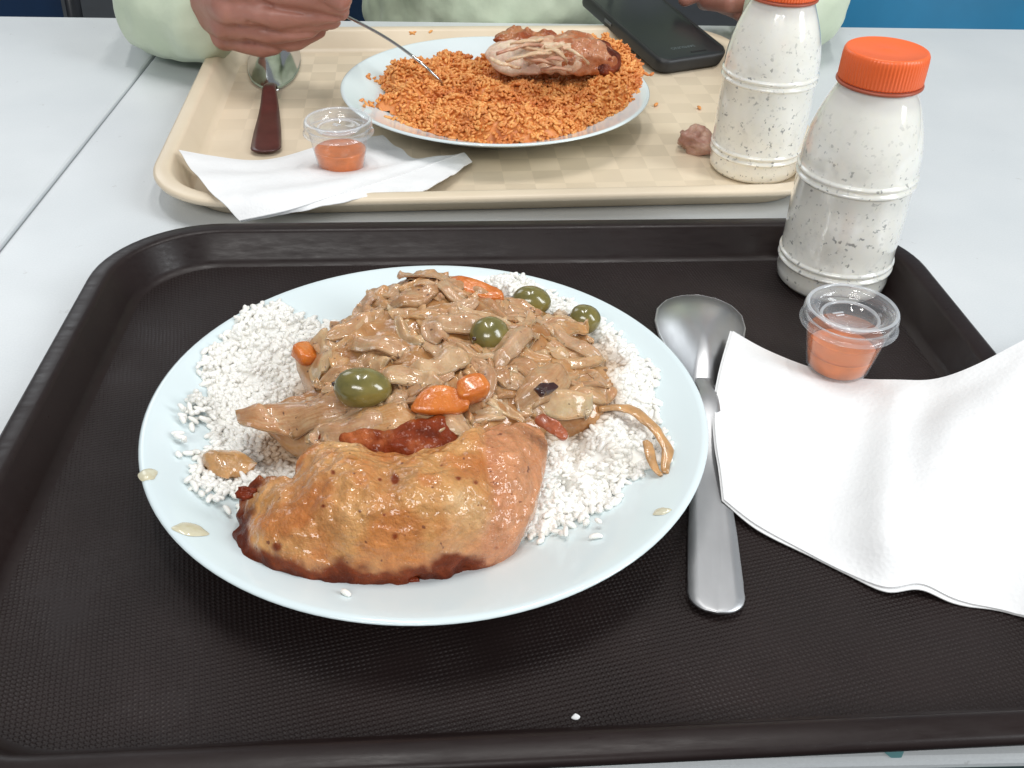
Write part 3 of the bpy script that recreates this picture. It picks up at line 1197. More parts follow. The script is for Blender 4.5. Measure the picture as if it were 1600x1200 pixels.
# amber along folds and the flap edge
for ln, rad, k in ((fold, .006, .55), (fold2, .008, .6), (fx, .005, .45)):
    col = col + (amber - col) * (k * np.exp(-(line_dist(ln, cv) / rad) ** 2) * np.clip(1 + .6 * n2, .2, 1.4))[:, None]
col = col + (pink - col) * (smooth(.001, -.003, d_g) * .8)[:, None]
# char along the near and left edge (browned skin there, ragged)
edge_line = resample(np.array([W(*q_) for q_ in ((418, 752, .034), (392, 764, .030), (374, 805, .026), (371, 850, .021), (398, 890, .0195), (450, 912, .0185), (540, 922, .018), (640, 910, .018), (715, 890, .019))]), 80, False)


def line_dist3(line, pts):
    d = np.full(len(pts), 1e9)
    for p, q in zip(line[:-1], line[1:]):
        e = q - p
        t = np.clip(((pts - p) @ e) / (e @ e + 1e-18), 0, 1)
        d = np.minimum(d, np.linalg.norm(pts - p - t[:, None] * e, axis=1))
    return d


d_e = line_dist3(edge_line, cv)
lowb = smooth(830, 880, px_of(cv)[1])
ed = smooth(.0125 + .0035 * lowb, .0055 + .0050 * lowb, d_e + .0028 * n1 + .0042 * n2)
ed *= .35 + .65 * smooth(-.0, .006, d_e * 0 + .006)
col = col + (char - col) * (ed * .95)[:, None]
col = col + (dark - col) * (smooth(.0095, .003, d_e + .006 * n2 + .003 * n1) * .75)[:, None]
for px, py, rad in ((617, 745, .0022), (617, 835, .0028), (716, 745, .0016), (743, 752, .0014), (432, 852, .0030), (505, 790, .0012), (593, 745, .0010), (690, 720, .0011), (560, 690, .0013), (800, 800, .0012), (775, 850, .0014), (600, 800, .001), (640, 905, .002), (520, 735, .0009)):
    fx_, fy_ = px_of(cv)
    dd = np.hypot(fx_ - px, (fy_ - py) * 1.1) / 3.3 * .001
    col = col + (np.array([.17, .020, .006]) - col) * (smooth(rad, rad * .3, dd + .0008 * n2) * .9)[:, None]
col = np.clip(col * (1 + .12 * n2)[:, None], .004, 1)
# fine skin wrinkles
cv[:, 2] += .0005 * fbm(cv, 260, 2, 71) - .0012 * np.abs(fbm(cv * [1, .7, 1], 75, 2, 72)) - .0015 * np.abs(fbm(cv * [.75, 1, 1], 170, 2, 76))
er = smooth(.012, .002, d_e)
cv += (er * .0024)[:, None] * np.stack([fbm(cv, 210, 2, 73), fbm(cv, 210, 2, 74), .7 * fbm(cv, 210, 2, 75)], 1)
mesh_obj('skin', cv - ckl, cf, MT['chicken'], ck, col=col)
# dark red ridge of flesh behind the skin
rg = resample(poly_px([(500, 690, 0.0380), (520, 676, 0.0410), (580, 670, 0.0440), (640, 660, 0.0460), (690, 655, 0.0460), (708, 668, 0.0440), (716, 695, 0.0420), (660, 722, 0.0400), (580, 712, 0.0400)]), 110)
rv, rf = dome(rg, W(615, 690, .045), .0045, 22, 2.2, .6, .016, .2, ((90, .0014, 3), (260, .0006, 2)), 81)
nn = fbm(rv, 110, 3, 82)
rc = np.array([.20, .034, .009]) + (np.array([.42, .11, .025]) - np.array([.20, .034, .009])) * smooth(-.2, .8, nn)[:, None]
rc = rc + (dark - rc) * .7 * smooth(.35, .9, -nn)[:, None]
mesh_obj('charred_edge', rv - ckl, rf, MT['chicken'], ck, col=rc)
# crisp tatters along the near edge
for k, (px, py) in enumerate(((372, 868), (395, 890), (448, 912), (535, 921), (636, 908), (690, 898), (386, 772))):
    z = .0195 if py > 800 else .040
    vv, ff = ellipsoid(.0032, .0022, .0018, 14, 10, .75, k)
    q = W(px, py - 3, z)
    vv = vv + q
    cc = np.tile(np.array([.15, .024, .008]), (len(vv), 1)) * (1 + .4 * fbm(vv, 300, 2, k))[:, None]
    mesh_obj('crisp_tatter', vv - ckl, ff, MT['chicken'], ck, col=cc)

# ---------------------------------------------------------------- orange rice and the torn chicken on the far plate
or_poly = resample(poly_px([(575, 150, .030), (600, 128, .032), (590, 106, .031), (640, 82, .032), (690, 74, .031), (760, 76, .030), (830, 62, .030), (930, 76, .030), (1000, 100, .030),
                            (1002, 130, .032), (975, 160, .030), (930, 178, .028), (880, 195, .027), (810, 207, .026), (745, 203, .026), (690, 192, .026), (625, 172, .027), (612, 160, .028)]), 120)


def or_h(xy):
    d = poly_dist(or_poly, xy)
    p3 = np.column_stack([xy, np.zeros(len(xy))])
    h = .022 * (1 - np.exp(-np.clip(d - .003, 0, None) / .012)) + (.0048 * fbm(p3, 70, 2, 5) + .0030 * vnoise(p3, 150, 35)) * smooth(0, .012, d)
    q = W(690, 140, .035)
    h -= .003 * np.exp(-(np.hypot(xy[:, 0] - q[0], xy[:, 1] - q[1]) / .018) ** 2)
    q = W(742, 132, .035)
    h += .007 * np.exp(-(np.hypot(xy[:, 0] - q[0], xy[:, 1] - q[1]) / .014) ** 2)
    q = W(640, 95, .042)
    h += .006 * np.exp(-(np.hypot(xy[:, 0] - q[0], xy[:, 1] - q[1]) / .025) ** 2)
    return np.maximum(h, .0005), d


def or_stain(p):
    return np.clip(.15 + .8 * smooth(0.0, .9, fbm(p, 45, 3, 17)), 0, 1)


ex = []
for (px, py, z, n) in ((650, 58, .028, 3), (575, 152, .03, 8), (1000, 110, .033, 8), (585, 105, .034, 8), (700, 72, .038, 10), (620, 170, .027, 8)):
    q = W(px, py, z)
    xy = q[:2] + rng.normal(0, .005, (n, 2))
    ex.append(np.column_stack([xy, plate_at(xy, PC2) + .0016]))
orice = make_heap('orange_rice', or_poly, or_h, PC2, MT['rice2'], 6200, .0064, .0024, 51, or_stain, np.vstack(ex), .6, .0022, .006)
tag(orice, 'wide heap of orange seasoned rice on the far plate', 'rice')

rc_ = tag(empty('torn_chicken', tuple(W(860, 95, .04))), 'torn roast chicken piece with pale flesh and dark skin on the orange rice', 'chicken')
rl = np.array(rc_.location)


def blob(name, outl, cpx, bulge, colors, parent, off, seed, mat, skirt=.003, noise=((120, .0016, 3),), nr=22, stretch=None):
    vv, ff = dome(resample(poly_px(outl), 90), W(*cpx), bulge, nr, 2.2, .6, skirt, .2, noise, seed)
    p_ = vv if stretch is None else vv * stretch
    t = smooth(-.5, .7, fbm(p_, 110, 3, seed))[:, None]
    cc = np.array(colors[0]) * (1 - t) + np.array(colors[1]) * t
    return mesh_obj(name, vv - off, ff, mat, parent, col=cc)


blob('flesh', [(757, 85, .046), (775, 68, .050), (820, 58, .054), (868, 58, .056), (890, 75, .054), (880, 100, .046), (840, 112, .042), (795, 112, .040), (768, 100, .042)], (825, 88, .050), .006,
     ((.66, .45, .35), (.84, .70, .56)), rc_, rl, 91, MT['meat'], noise=((90, .0018, 3),), stretch=[.3, 1, 1])
blob('flesh', [(800, 75, .050), (850, 58, .057), (905, 66, .057), (930, 90, .050), (905, 108, .045), (860, 112, .043), (830, 106, .044), (822, 92, .05)], (870, 88, .052), .007,
     ((.62, .38, .25), (.82, .64, .47)), rc_, rl, 92, MT['meat'], noise=((120, .0022, 3),), stretch=[.3, 1, 1])
blob('skin', [(860, 66, .056), (880, 52, .060), (915, 54, .060), (945, 68, .056), (968, 92, .048), (958, 108, .043), (930, 114, .041), (900, 112, .043), (880, 104, .047), (868, 86, .052)], (915, 86, .053), .007,
     ((.42, .12, .035), (.55, .24, .12)), rc_, rl, 93, MT['chicken'], noise=((110, .002, 3),))
blob('charred_skin', [(925, 70, .055), (945, 66, .055), (972, 94, .047), (962, 110, .042), (938, 114, .041), (926, 98, .047)], (948, 92, .049), .005,
     ((.09, .018, .010), (.27, .055, .018)), rc_, rl, 94, MT['chicken'], noise=((160, .0018, 3),))
blob('charred_skin', [(770, 62, .052), (790, 46, .056), (810, 42, .058), (830, 50, .057), (860, 50, .058), (880, 58, .056), (850, 64, .054), (800, 66, .052)], (820, 56, .055), .003,
     ((.30, .07, .02), (.46, .18, .06)), rc_, rl, 95, MT['chicken'], noise=((200, .002, 3),), nr=14)

fib = [((775, 84), (812, 72), (850, 70)), ((790, 96), (830, 84), (866, 84)), ((812, 74), (850, 80), (884, 70)), ((836, 100), (866, 92), (896, 94)), ((850, 74), (876, 84), (886, 100)), ((766, 92), (786, 100), (812, 106)),
       ((818, 90), (846, 94), (868, 104)), ((880, 76), (902, 84), (920, 100)), ((796, 68), (826, 64), (852, 62)), ((846, 108), (872, 106), (894, 110))]
frs = np.random.default_rng(77)
for k, tri in enumerate(fib):
    zt = (.058, .061, .058)
    pth = resample(np.array([W(a_, b_, zt[n_] - .010 * smooth(80, 112, b_)) for n_, (a_, b_) in enumerate(tri)]), 14, False)
    wv_ = frs.uniform(.0016, .0034)
    vv, ff = tube(pth, [(wv_ * (math.sin(math.pi * (i + .7) / 14.4) ** .5), .0012) for i in range(14)], 8)
    vv += .0009 * np.stack([fbm(vv, 180, 2, k), fbm(vv, 180, 2, k + 1), fbm(vv, 180, 2, k + 2)], 1)
    cA, cB = ((np.array([.66, .45, .29]), np.array([.78, .60, .42])) if k % 3 else (np.array([.50, .25, .17]), np.array([.62, .38, .26])))
    tt = smooth(-.4, .5, fbm(vv, 200, 2, k))[:, None]
    mesh_obj('meat_fibre', vv - rl, ff, MT['meat'], rc_, col=cA * (1 - tt) + cB * tt)

# meat scrap on the beige tray
q = W(1086, 220, .012)
sv, sf = ellipsoid(.0135, .010, .0085, 30, 20, .42, 3)
sv += .0012 * np.stack([fbm(sv, 200, 2, 1), fbm(sv, 200, 2, 2), fbm(sv, 200, 2, 3)], 1)
t = smooth(-.4, .6, fbm(sv, 160, 3, 9))[:, None]
o = mesh_obj('meat_scrap', sv, sf, MT['meat'], col=np.array([.36, .19, .15]) * (1 - t) + np.array([.52, .34, .27]) * t)
o.location = (q[0], q[1], .0125)
o.rotation_euler = (0, 0, -.5)
tag(o, 'pinkish grey chewed meat scrap on the beige tray beside the far bottle', 'meat')
# tiny orange grains fallen on the beige tray
for (px, py, lab) in ((646, 58, 'orange rice grain fallen behind the far plate'), (1025, 163, 'orange crumb on the beige tray right of the far plate'), (1093, 168, 'orange crumb on the beige tray above the meat scrap')):
    gv, gf = grains(np.zeros((1, 3)), .0065, .0026, 0, px)
    o = mesh_obj('rice_crumb', gv, gf, MT['rice2'], attrs={'stain': np.full(len(gv), .3)})
    q = W(px, py, .0055)
    o.location = q
    tag(o, lab, 'rice grain')
# white fleck on the dark tray
vv, ff = slab([(-.0016, -.0005), (.0004, -.0011), (.0014, .0003), (0, .0014), (-.0006, .0008)], .0005, .0001, 7, .0007)
o = mesh_obj('crumb', vv, ff, MT['napkin'])
o.location = W(902, 1122, .0045)
tag(o, 'tiny white paper crumb on the dark tray near its front rim', 'crumb')


# ---------------------------------------------------------------- spoons and fork
BWR = ([0, .03, .08, .15, .3, .5, .7, .85, .93, .97, .99, 1], [.25, .36, .56, .74, .93, 1, .93, .74, .52, .34, .2, 0])
BW = ([0, .03, .08, .15, .3, .5, .65, .8, .9, .96, .99, 1], [.16, .24, .32, .44, .68, .91, 1, .95, .76, .50, .26, 0])


def spoon(name, label, p_tip, p_end, parts, L, bowl_len, bowl_w, hw, face_down=True, mats=('metal', 'metal'), zb=.0045, bw=None):
    """spoon along the local +y axis (bowl towards +y), origin at the handle end"""
    d = np.array(p_tip[:2]) - np.array(p_end[:2])
    yaw = math.atan2(d[1], d[0]) - math.pi / 2
    t = tag(empty(name, (p_end[0], p_end[1], zb), yaw), label, 'spoon')
    L = np.hypot(*d)
    y0 = L - bowl_len
    # bowl: shell grid
    nu, nv = 40, 24
    th = .0011
    up, lo = [], []
    for i in range(nv + 1):
        rr = i / nv
        for j in range(nu):
            a = 2 * math.pi * j / nu
            yy = math.sin(a)
            Y_ = y0 + bowl_len / 2 + rr * bowl_len / 2 * yy
            sb = .5 + .5 * yy
            wf = np.interp(sb, *(bw or BW))
            X_ = rr * bowl_w / 2 * wf * (1 if math.cos(a) >= 0 else -1) * min(1.0, abs(math.cos(a)) * 4)
            if rr < .999:
                X_ = rr * bowl_w / 2 * wf * (math.cos(a) / max(1e-6, math.sqrt(max(1 - yy * yy, 1e-9)))) * min(1.0, abs(math.cos(a)) * 4)
            depth = .0105 * (1 - rr ** 2.2) + .0012
            Z_ = depth if face_down else .0118 - depth
            up.append((X_, Y_, Z_))
            lo.append((X_, Y_, Z_ - th))
    f1 = [q_[::-1] for q_ in grid_faces(nv + 1, nu, True)]
    N = len(up)
    f2 = [[i + N for i in q_][::-1] for q_ in f1]
    rim = [[nv * nu + j, nv * nu + (j + 1) % nu, N + nv * nu + (j + 1) % nu, N + nv * nu + j] for j in range(nu)]
    mesh_obj('bowl', np.array(up + lo), [q_[::-1] for q_ in f1 + f2 + rim], MT[mats[0]], t)
    # handle: flat strip swelling to its end
    ys = np.concatenate([np.linspace(0, .006, 8), np.linspace(.009, y0 + .006, 34)])
    rows = []
    for y in ys:
        s_ = y / y0
        wv = hw * np.interp(s_, [0, .12, .3, .6, .85, .93, 1.05], [.98, 1.0, .93, .72, .48, .38, .42])
        if y < .006 + hw * .5:
            wv *= math.sqrt(max(0.0, 1 - (1 - min(1, y / (hw * .85))) ** 2)) + .02
        if face_down:
            zc = .0022 + .0085 * math.exp(-((s_ - .86) / .17) ** 2) - .0016 * smooth(.9, 1.0, s_) + .0012 * (1 - s_)
        else:
            zc = .0022 + .009 * math.exp(-((s_ - .8) / .25) ** 2)
        hth = .0008 + .0008 * smooth(.6, .95, s_)
        rows.append([(-wv, y, zc - hth), (-wv * .97, y, zc), (-wv * .6, y, zc + hth * .5), (0, y, zc + hth * .6), (wv * .6, y, zc + hth * .5), (wv * .97, y, zc), (wv, y, zc - hth)])
    vv = np.array(rows).reshape(-1, 3)
    n = 7
    ff = grid_faces(len(rows), n, True)
    ff.append(list(range(n))[::-1])
    ff.append(list(range(len(vv) - n, len(vv))))
    mesh_obj('handle', vv, [q_[::-1] for q_ in ff], MT[mats[1]], t)
    return t


spoon('tablespoon', 'large steel tablespoon lying face down between the near plate and the napkin', W(1092, 455, .008), W(1120, 963, .006), None, .226, .090, .049, .0108, True, ('metal', 'metalm'))
spoon('tablespoon', 'spoon with a dark brown handle lying on the beige tray beneath the hand', W(432, 50, .008), W(415, 241, .006), None, .2, np.linalg.norm(W(425, 139, .006) - W(432, 50, .008)), .046, .0108, True, ('polished', 'brown'), .0045, BWR)

fk = empty('fork', tuple(W(698, 138, .031)))
tag(fk, 'thin steel fork held in the hand and stuck into the orange rice', 'fork')
fl_ = np.array(fk.location)
path = resample(np.array([W(520, 17, .066), W(540, 25, .064), W(600, 57, .056), W(650, 92, .047), W(680, 119, .036), W(697, 137, .026)]), 40, False)
rad = [(.0014 - .0004 * smooth(.3, .9, i / 39), .0012) for i in range(40)]
vv, ff = tube(path, rad, 10)
mesh_obj('handle', vv - fl_, ff, MT['polished'], fk)
tv = []
e = path[-1]
dirv = np.array([.92, .1, -.28])
dirv /= np.linalg.norm(dirv)
sd = np.cross(dirv, [0, 0, 1.])
sd /= np.linalg.norm(sd)
pts_ = [e + dirv * .0, e + dirv * .008]
vv, ff = tube(np.array([e - dirv * .002, e + dirv * .004, e + dirv * .014]), [(.002, .001), (.008, .001), (.010, .0009)], 10)
mesh_obj('fork_head', vv - fl_, ff, MT['polished'], fk)
for k in (-1.5, -.5, .5, 1.5):
    vv, ff = tube(np.array([e + dirv * .012 + sd * k * .005, e + dirv * .03 + sd * k * .005]), [.0011, .0006], 6)
    mesh_obj('tine', vv - fl_, ff, MT['polished'], fk)


# ---------------------------------------------------------------- napkins
def coons(top, bottom, left, right, nu, nv):
    """patch between four boundary curves; top/bottom run left to right, left/right run top to bottom"""
    T, B = resample(top, nu, False), resample(bottom, nu, False)
    L_, Rr = resample(left, nv, False), resample(right, nv, False)
    uu, vw = np.linspace(0, 1, nu), np.linspace(0, 1, nv)
    P_ = np.zeros((nv, nu, 3))
    for j, v_ in enumerate(vw):
        for i, u_ in enumerate(uu):
            P_[j, i] = ((1 - v_) * T[i] + v_ * B[i] + (1 - u_) * L_[j] + u_ * Rr[j]
                        - ((1 - u_) * (1 - v_) * T[0] + u_ * (1 - v_) * T[-1] + (1 - u_) * v_ * B[0] + u_ * v_ * B[-1]))
    return P_


def sheet(name, P_, th, mat, parent, off):
    nv, nu = P_.shape[:2]
    v1 = P_.reshape(-1, 3)
    v2_ = v1 - [0, 0, th]
    f1 = [q_[::-1] for q_ in grid_faces(nv, nu)]
    N = len(v1)
    f2 = [[i + N for i in q_][::-1] for q_ in f1]
    ed_ = []
    bd = list(range(nu)) + [j * nu + nu - 1 for j in range(1, nv)] + [(nv - 1) * nu + i for i in range(nu - 2, -1, -1)] + [j * nu for j in range(nv - 2, 0, -1)]
    for a, b in zip(bd, bd[1:] + bd[:1]):
        ed_.append([a, b, b + N, a + N])
    o = mesh_obj(name, np.vstack([v1, v2_]) - off, f1 + f2 + ed_, mat, parent)
    o.data.set_sharp_from_angle(angle=R_(40))
    return o


npk = tag(empty('paper_napkin', tuple(W(1380, 740, .006))), 'large white paper napkin draped over the right side of the dark tray', 'napkin')
no = np.array(npk.location)
top = [W(1145, 517, .0165), W(1195, 545, .0125), W(1262, 572, .0085), W(1335, 590, .008), W(1400, 593, .009), W(1460, 592, .013), W(1520, 572, .020), W(1600, 531, .027), W(1700, 480, .032)]
bot = [W(1131, 780, .0095), W(1180, 818, .0075), W(1250, 857, .0062), W(1320, 893, .0060), W(1385, 917, .0075), W(1440, 912, .0090), W(1500, 938, .0062), W(1600, 961, .0065), W(1730, 985, .020)]
lef = [W(1145, 517, .0165), W(1127, 580, .0155), W(1117, 640, .0150), W(1119, 690, .0140), W(1126, 735, .0125), W(1131, 780, .0095)]
rig = [W(1700, 480, .032), W(1715, 620, .031), W(1725, 800, .030), W(1730, 985, .020)]
PN = coons(top, bot, lef, rig, 110, 80)
flat = PN.reshape(-1, 3)
un = np.tile(np.linspace(0, 1, 110), 80)
vn = np.repeat(np.linspace(0, 1, 80), 110)
inn = smooth(0, .15, un) * smooth(0, .12, vn) * smooth(0, .12, 1 - vn)
fz = .0022 * np.sin(un * 9 + vn * 2.0) + .0012 * fbm(flat, 30, 3, 5)
# soft crease where the folded sheet was opened and a raised welt in the middle
cr = .0035 * np.exp(-((un - .43 - .02 * vn) / .045) ** 2) + .0045 * np.exp(-((un - .62 + .18 * vn) / .12) ** 2) * smooth(.1, .4, vn)
flat[:, 2] += inn * (fz * .8 + cr)
flat[:, 2] = np.maximum(flat[:, 2], .0058)
PN = flat.reshape(80, 110, 3)
sheet('napkin_ply', PN, .0004, MT['napkin'], npk, no)
P2 = PN.copy()
P2[:, :, 2] -= .0007
sh = (PN[-1] - PN[-4]) * .35
wgt = np.linspace(0, 1, 80)[:, None, None] ** 3
P2 += wgt * sh[None] * (.5 + .5 * np.sin(np.linspace(0, 14, 110)))[None, :, None]
P2[:, :3, :] += (PN[:, :1] - PN[:, 3:4]) * .25
P2[:, :, 2] = np.maximum(P2[:, :, 2], .0048)
sheet('napkin_ply', P2, .0004, MT['napkin'], npk, no)

npk2 = tag(empty('paper_napkin', tuple(W(480, 270, .008))), 'folded white paper napkin hanging over the front left corner of the beige tray', 'napkin')
no2 = np.array(npk2.location)
top = [W(279, 234, .024), W(330, 243, .0165), W(390, 250, .010), W(440, 245, .0075), W(520, 222, .0075), W(598, 211, .0075)]
bot = [W(374, 344, .0165), W(450, 328, .0215), W(520, 306, .0225), W(590, 285, .020), W(650, 265, .0150), W(725, 238, .012)]
lef = [W(279, 234, .024), W(300, 265, .0255), W(335, 306, .0245), W(374, 344, .0165)]
rig = [W(598, 211, .0075), W(625, 232, .0075), W(655, 248, .010), W(725, 238, .012)]
PN = coons(top, bot, lef, rig, 80, 50)
fl2 = PN.reshape(-1, 3)
un = np.tile(np.linspace(0, 1, 80), 50)
vn = np.repeat(np.linspace(0, 1, 50), 80)
inn = smooth(0, .1, vn) * smooth(0, .1, 1 - vn)
fl2[:, 2] += inn * (.0008 * fbm(fl2, 40, 3, 8) + .0008 * np.sin(vn * 16 + un * 2))
PN = fl2.reshape(50, 80, 3)
sheet('napkin_ply', PN, .0005, MT['napkin'], npk2, no2)
# lower leaf of the fold showing along the front edge
top = [q_ - np.array([0, -.0012, .0004]) for q_ in bot]
bot = [W(376, 346, .0140), W(450, 333, .0185), W(520, 318, .0210), W(600, 302, .0205), W(665, 297, .0150), W(738, 250, .010)]
lef = [top[0], (top[0] + bot[0]) / 2, bot[0]]
rig = [top[-1], (top[-1] + bot[-1]) / 2, bot[-1]]
PN = coons(top, bot, lef, rig, 90, 14)
f3 = PN.reshape(-1, 3)
un = np.tile(np.linspace(0, 1, 90), 14)
f3[:, 2] += .0010 * fbm(f3, 90, 3, 18) * smooth(0, .3, un) * np.repeat(np.linspace(0, 1, 14), 90)
f3[:, 1] += .0022 * fbm(f3, 110, 2, 19) * np.repeat(np.linspace(0, 1, 14), 90) * smooth(.3, .9, un)
sheet('napkin_ply', f3.reshape(14, 90, 3), .0005, MT['napkin'], npk2, no2)


# ---------------------------------------------------------------- sauce cups
def make_cup(label, x, y, z, fill, rz, film):
    t = tag(empty('sauce_cup', (x, y, z), rz), label, 'sauce cup', 'lidded sauce cups')
    H = .0312
    rb, rt = .0150, .0206
    def rr(zz):
        return rb + (rt - rb) * zz / H
    pin_ = [(.0004, .0010), (rr(.001) - .0015, .0010), (rr(.002) - .0004, .0022)] + [(rr(zz) - .0003, zz) for zz in (.01, .02, .028, H)]
    pout = [(rr(H), H), (rr(.028), .028), (rr(.02), .02), (rr(.01), .01), (rr(.002), .002), (rr(.001) - .0012, .0002), (.0004, .0002)]
    lathe_obj('cup', [(.0004, .0003), (rr(.001) - .0012, .0003), (rr(.002), .002)] + [(rr(zz), zz) for zz in (.01, .02, .028, H)] + [(rt + .0018, H + .0002)], MT['clear'], t, n=64, ends=(False, False))
    hs = H * fill
    lathe_obj('sauce', [(.0004, .0012), (rr(.001) - .002, .0012), (rr(.0025) - .0007, .0026), (rr(hs) - .0006, hs - .0004), (rr(hs) - .0010, hs), (rr(hs) - .003, hs - .0005), (.0004, hs - .0005)], MT['sauce'], t, n=48)
    # film of sauce smeared on the wall above the level
    if film:
        lathe_obj('sauce_film', [(rr(zz) - .0004, zz) for zz in (hs - .001, hs + .002, hs + .005, hs + .008)], MT['film'], t, n=48, ends=(False, False))
    lid = [(.0004, H - .0015), (.0105, H - .0015), (.0112, H - .0004), (.0118, H - .0004), (.0126, H - .0014), (.0150, H - .0014), (.0160, H + .0012), (.0170, H + .0034), (.0190, H + .0036), (.0204, H + .0040),
           (.0216, H + .0042), (.0224, H + .0030), (.0226, H + .0008), (.0222, H - .0020), (.0234, H - .0036), (.0236, H - .0040), (.0230, H - .0042), (.0219, H - .0026)]
    lathe_obj('lid', lid, MT['clearl'], t, n=72, ends=(True, False))
    # raised ring and moulded bars on the lid
    ring = [(.0128, H - .0012), (.0133, H - .0003), (.0139, H - .0003), (.0144, H - .0012)]
    lathe_obj('lid_ring', ring, MT['clearh'], t, n=64, ends=(False, False))
    ring = [(.0201, H + .0042), (.0206, H + .0050), (.0213, H + .0051), (.0219, H + .0044)]
    lathe_obj('lid_ring', ring, MT['clearh'], t, n=64, ends=(False, False))
    for k in range(2):
        box_obj('moulded_bar', (.0058 - .0015 * k, .0010, .0005), (-.004, .0045 - .0022 * k, H - .0011), MT['clearh'], t, .0001, 1)
    return t


MT['clearl'] = glassy('clear_lid_plastic', haze=.09, rough=.05)
MT['film'] = glassy('sauce_film', (1.0, .70, .50), .45, .2, (.66, .235, .06))
MT['clearh'] = glassy('clear_plastic_ridge', haze=.30, rough=.08)
q = W(1310, 592, .0085)
make_cup('lidded sauce cup on the edge of the big napkin in front of the bottle', q[0] + .0022, q[1] + .0105, .0082, .40, .2, True)
q = W(531, 276, .0105)
make_cup('lidded sauce cup standing on the folded napkin on the beige tray', q[0], q[1] + .013, .0095, .5, -.5, False)


# ---------------------------------------------------------------- bottles
def make_bottle(label, x, y, rz):
    t = tag(empty('drink_bottle', (x, y, .0042), rz), label, 'bottle', 'plastic milk drink bottles')
    def rib(z0):
        out = [(.0310, z0 - .0038)]
        for zc in (z0 - .0021, z0 + .0021):
            out += [(.0311 + .0011 * math.sin(math.pi * k / 6), zc - .0015 + .003 * k / 6) for k in range(7)]
            out.append((.0306, zc + .0021))
        out[-1] = (.0310, z0 + .0038)
        return out
    prof = [(.001, .002), (.022, .0018), (.026, .0), (.0288, .0008), (.0308, .0035), (.0312, .008)] + rib(.0172) + [(.0312, .03), (.0312, .05)] + rib(.0685) + \
           [(.0311, .076), (.0305, .083), (.0290, .091), (.0266, .099), (.0240, .106), (.0217, .1115), (.0203, .1150), (.0200, .1180), (.0205, .1186), (.0205, .1196), (.0185, .12), (.0185, .128), (.017, .129), (.001, .129)]
    lathe_obj('bottle_body', prof, MT['bottle'], t, n=96)
    # ridged cap
    n = 288
    a = np.linspace(0, 2 * np.pi, n, endpoint=False)
    kn = .00032 * ((np.arange(n) // 2) % 2)
    loops = []
    for r, z, k in ((.0200, .1188, 0), (.0211, .1188, 1), (.02135, .1196, 1), (.02125, .1300, 1), (.0210, .1325, .6), (.0203, .1338, .1), (.0196, .1342, 0), (.0190, .1338, 0), (.0030, .1337, 0), (.0016, .1340, 0), (.0004, .1340, 0)):
        rr_ = r - k * kn
        loops.append(np.column_stack([rr_ * np.cos(a), rr_ * np.sin(a), np.full(n, z)]))
    vv, ff = loft(loops)
    cp = mesh_obj('cap', vv, ff, MT['cap'], t)
    lathe_obj('tamper_band', [(.0195, .1168), (.0213, .1166), (.0219, .1172), (.0219, .1180), (.0213, .1184), (.0195, .1185)], simple('cap_band_plastic', (.42, .10, .05), .4) if 'band' not in MT else MT['band'], cp, n=96, ends=(False, False))
    return t


MT['band'] = simple('cap_band_plastic', (.40, .09, .045), .4)
make_bottle('orange capped bottle of speckled white drink standing on the dark tray', .2105, .4800, .3)
make_bottle('orange capped bottle of white drink standing on the beige tray', .2025, .636, 2.1)

# ---------------------------------------------------------------- phone
th_, ti_ = .4189, R_(9.0)
ph = tag(empty('smartphone', (.1655, .8255, .0046)), 'black smartphone in a thick black case propped on the beige tray rim', 'phone')
ph.rotation_euler = (ti_, 0, th_)
Wp, Lp, Tp = .075, .150, .0125
lo = [rrect_loop(Wp / 2 - i, Lp / 2 - i, .011 - i * .5, z, 8) for i, z in ((.003, 0), (.0006, .0012), (0, .0035), (0, Tp - .003), (.0008, Tp - .0006), (.0018, Tp), (.0030, Tp - .0002), (.0034, Tp - .0012))]
vv, ff = loft(lo)
vv += [Wp / 2, Lp / 2, 0]
mesh_obj('case', vv, ff, MT['black'], ph)
lo = [rrect_loop(Wp / 2 - i, Lp / 2 - i, .009, z, 8) for i, z in ((.0036, Tp - .0013), (.0036, Tp - .0007), (.0042, Tp - .0005))]
vv, ff = loft(lo)
vv += [Wp / 2, Lp / 2, 0]
mesh_obj('screen', vv, ff, MT['screen'], ph)
lo = [rrect_loop(.0085 - i, .0012 - i * .6, .0011, z, 6) for i, z in ((0, Tp - .0004), (.0004, Tp - .0002))]
vv, ff = loft(lo)
vv += [Wp / 2 + .008, .0105, 0]
mesh_obj('earpiece', vv, ff, simple('earpiece_mesh', (.004, .004, .005), .6), ph)
cu_ = bpy.data.curves.new('brand_lettering', 'FONT')
cu_.body = 'SAMSUNG'
cu_.size = .0055
cu_.align_x = 'CENTER'
cu_.extrude = .00002
tmp = bpy.data.objects.new('brand_lettering', cu_)
COL.objects.link(tmp)
dg = bpy.context.evaluated_depsgraph_get()
me = bpy.data.meshes.new_from_object(tmp.evaluated_get(dg))
bpy.data.objects.remove(tmp)
o = bpy.data.objects.new('brand_lettering', me)
COL.objects.link(o)
o.parent = ph
o.location = (Wp / 2 - .002, .0225, Tp - .00042)
o.rotation_euler = (0, 0, math.pi)
me.materials.clear()
me.materials.append(simple('grey_print', (.10, .125, .13), .4))
lo = [rrect_loop(.0075 - i, .0032 - i, .003, z, 6) for i, z in ((0, Tp - .0006), (.0004, Tp - .0003), (.0012, Tp - .0004))]
vv, ff = loft(lo)
vv += [Wp / 2, Lp - .0115, 0]
mesh_obj('home_button', vv, ff, simple('home_button_plastic', (.13, .19, .25), .2), ph)
box_obj('side_button', (.0012, .012, .003), (-.0003, .092, Tp * .55), simple('side_button_metal', (.10, .11, .115), .35), ph, .0004)


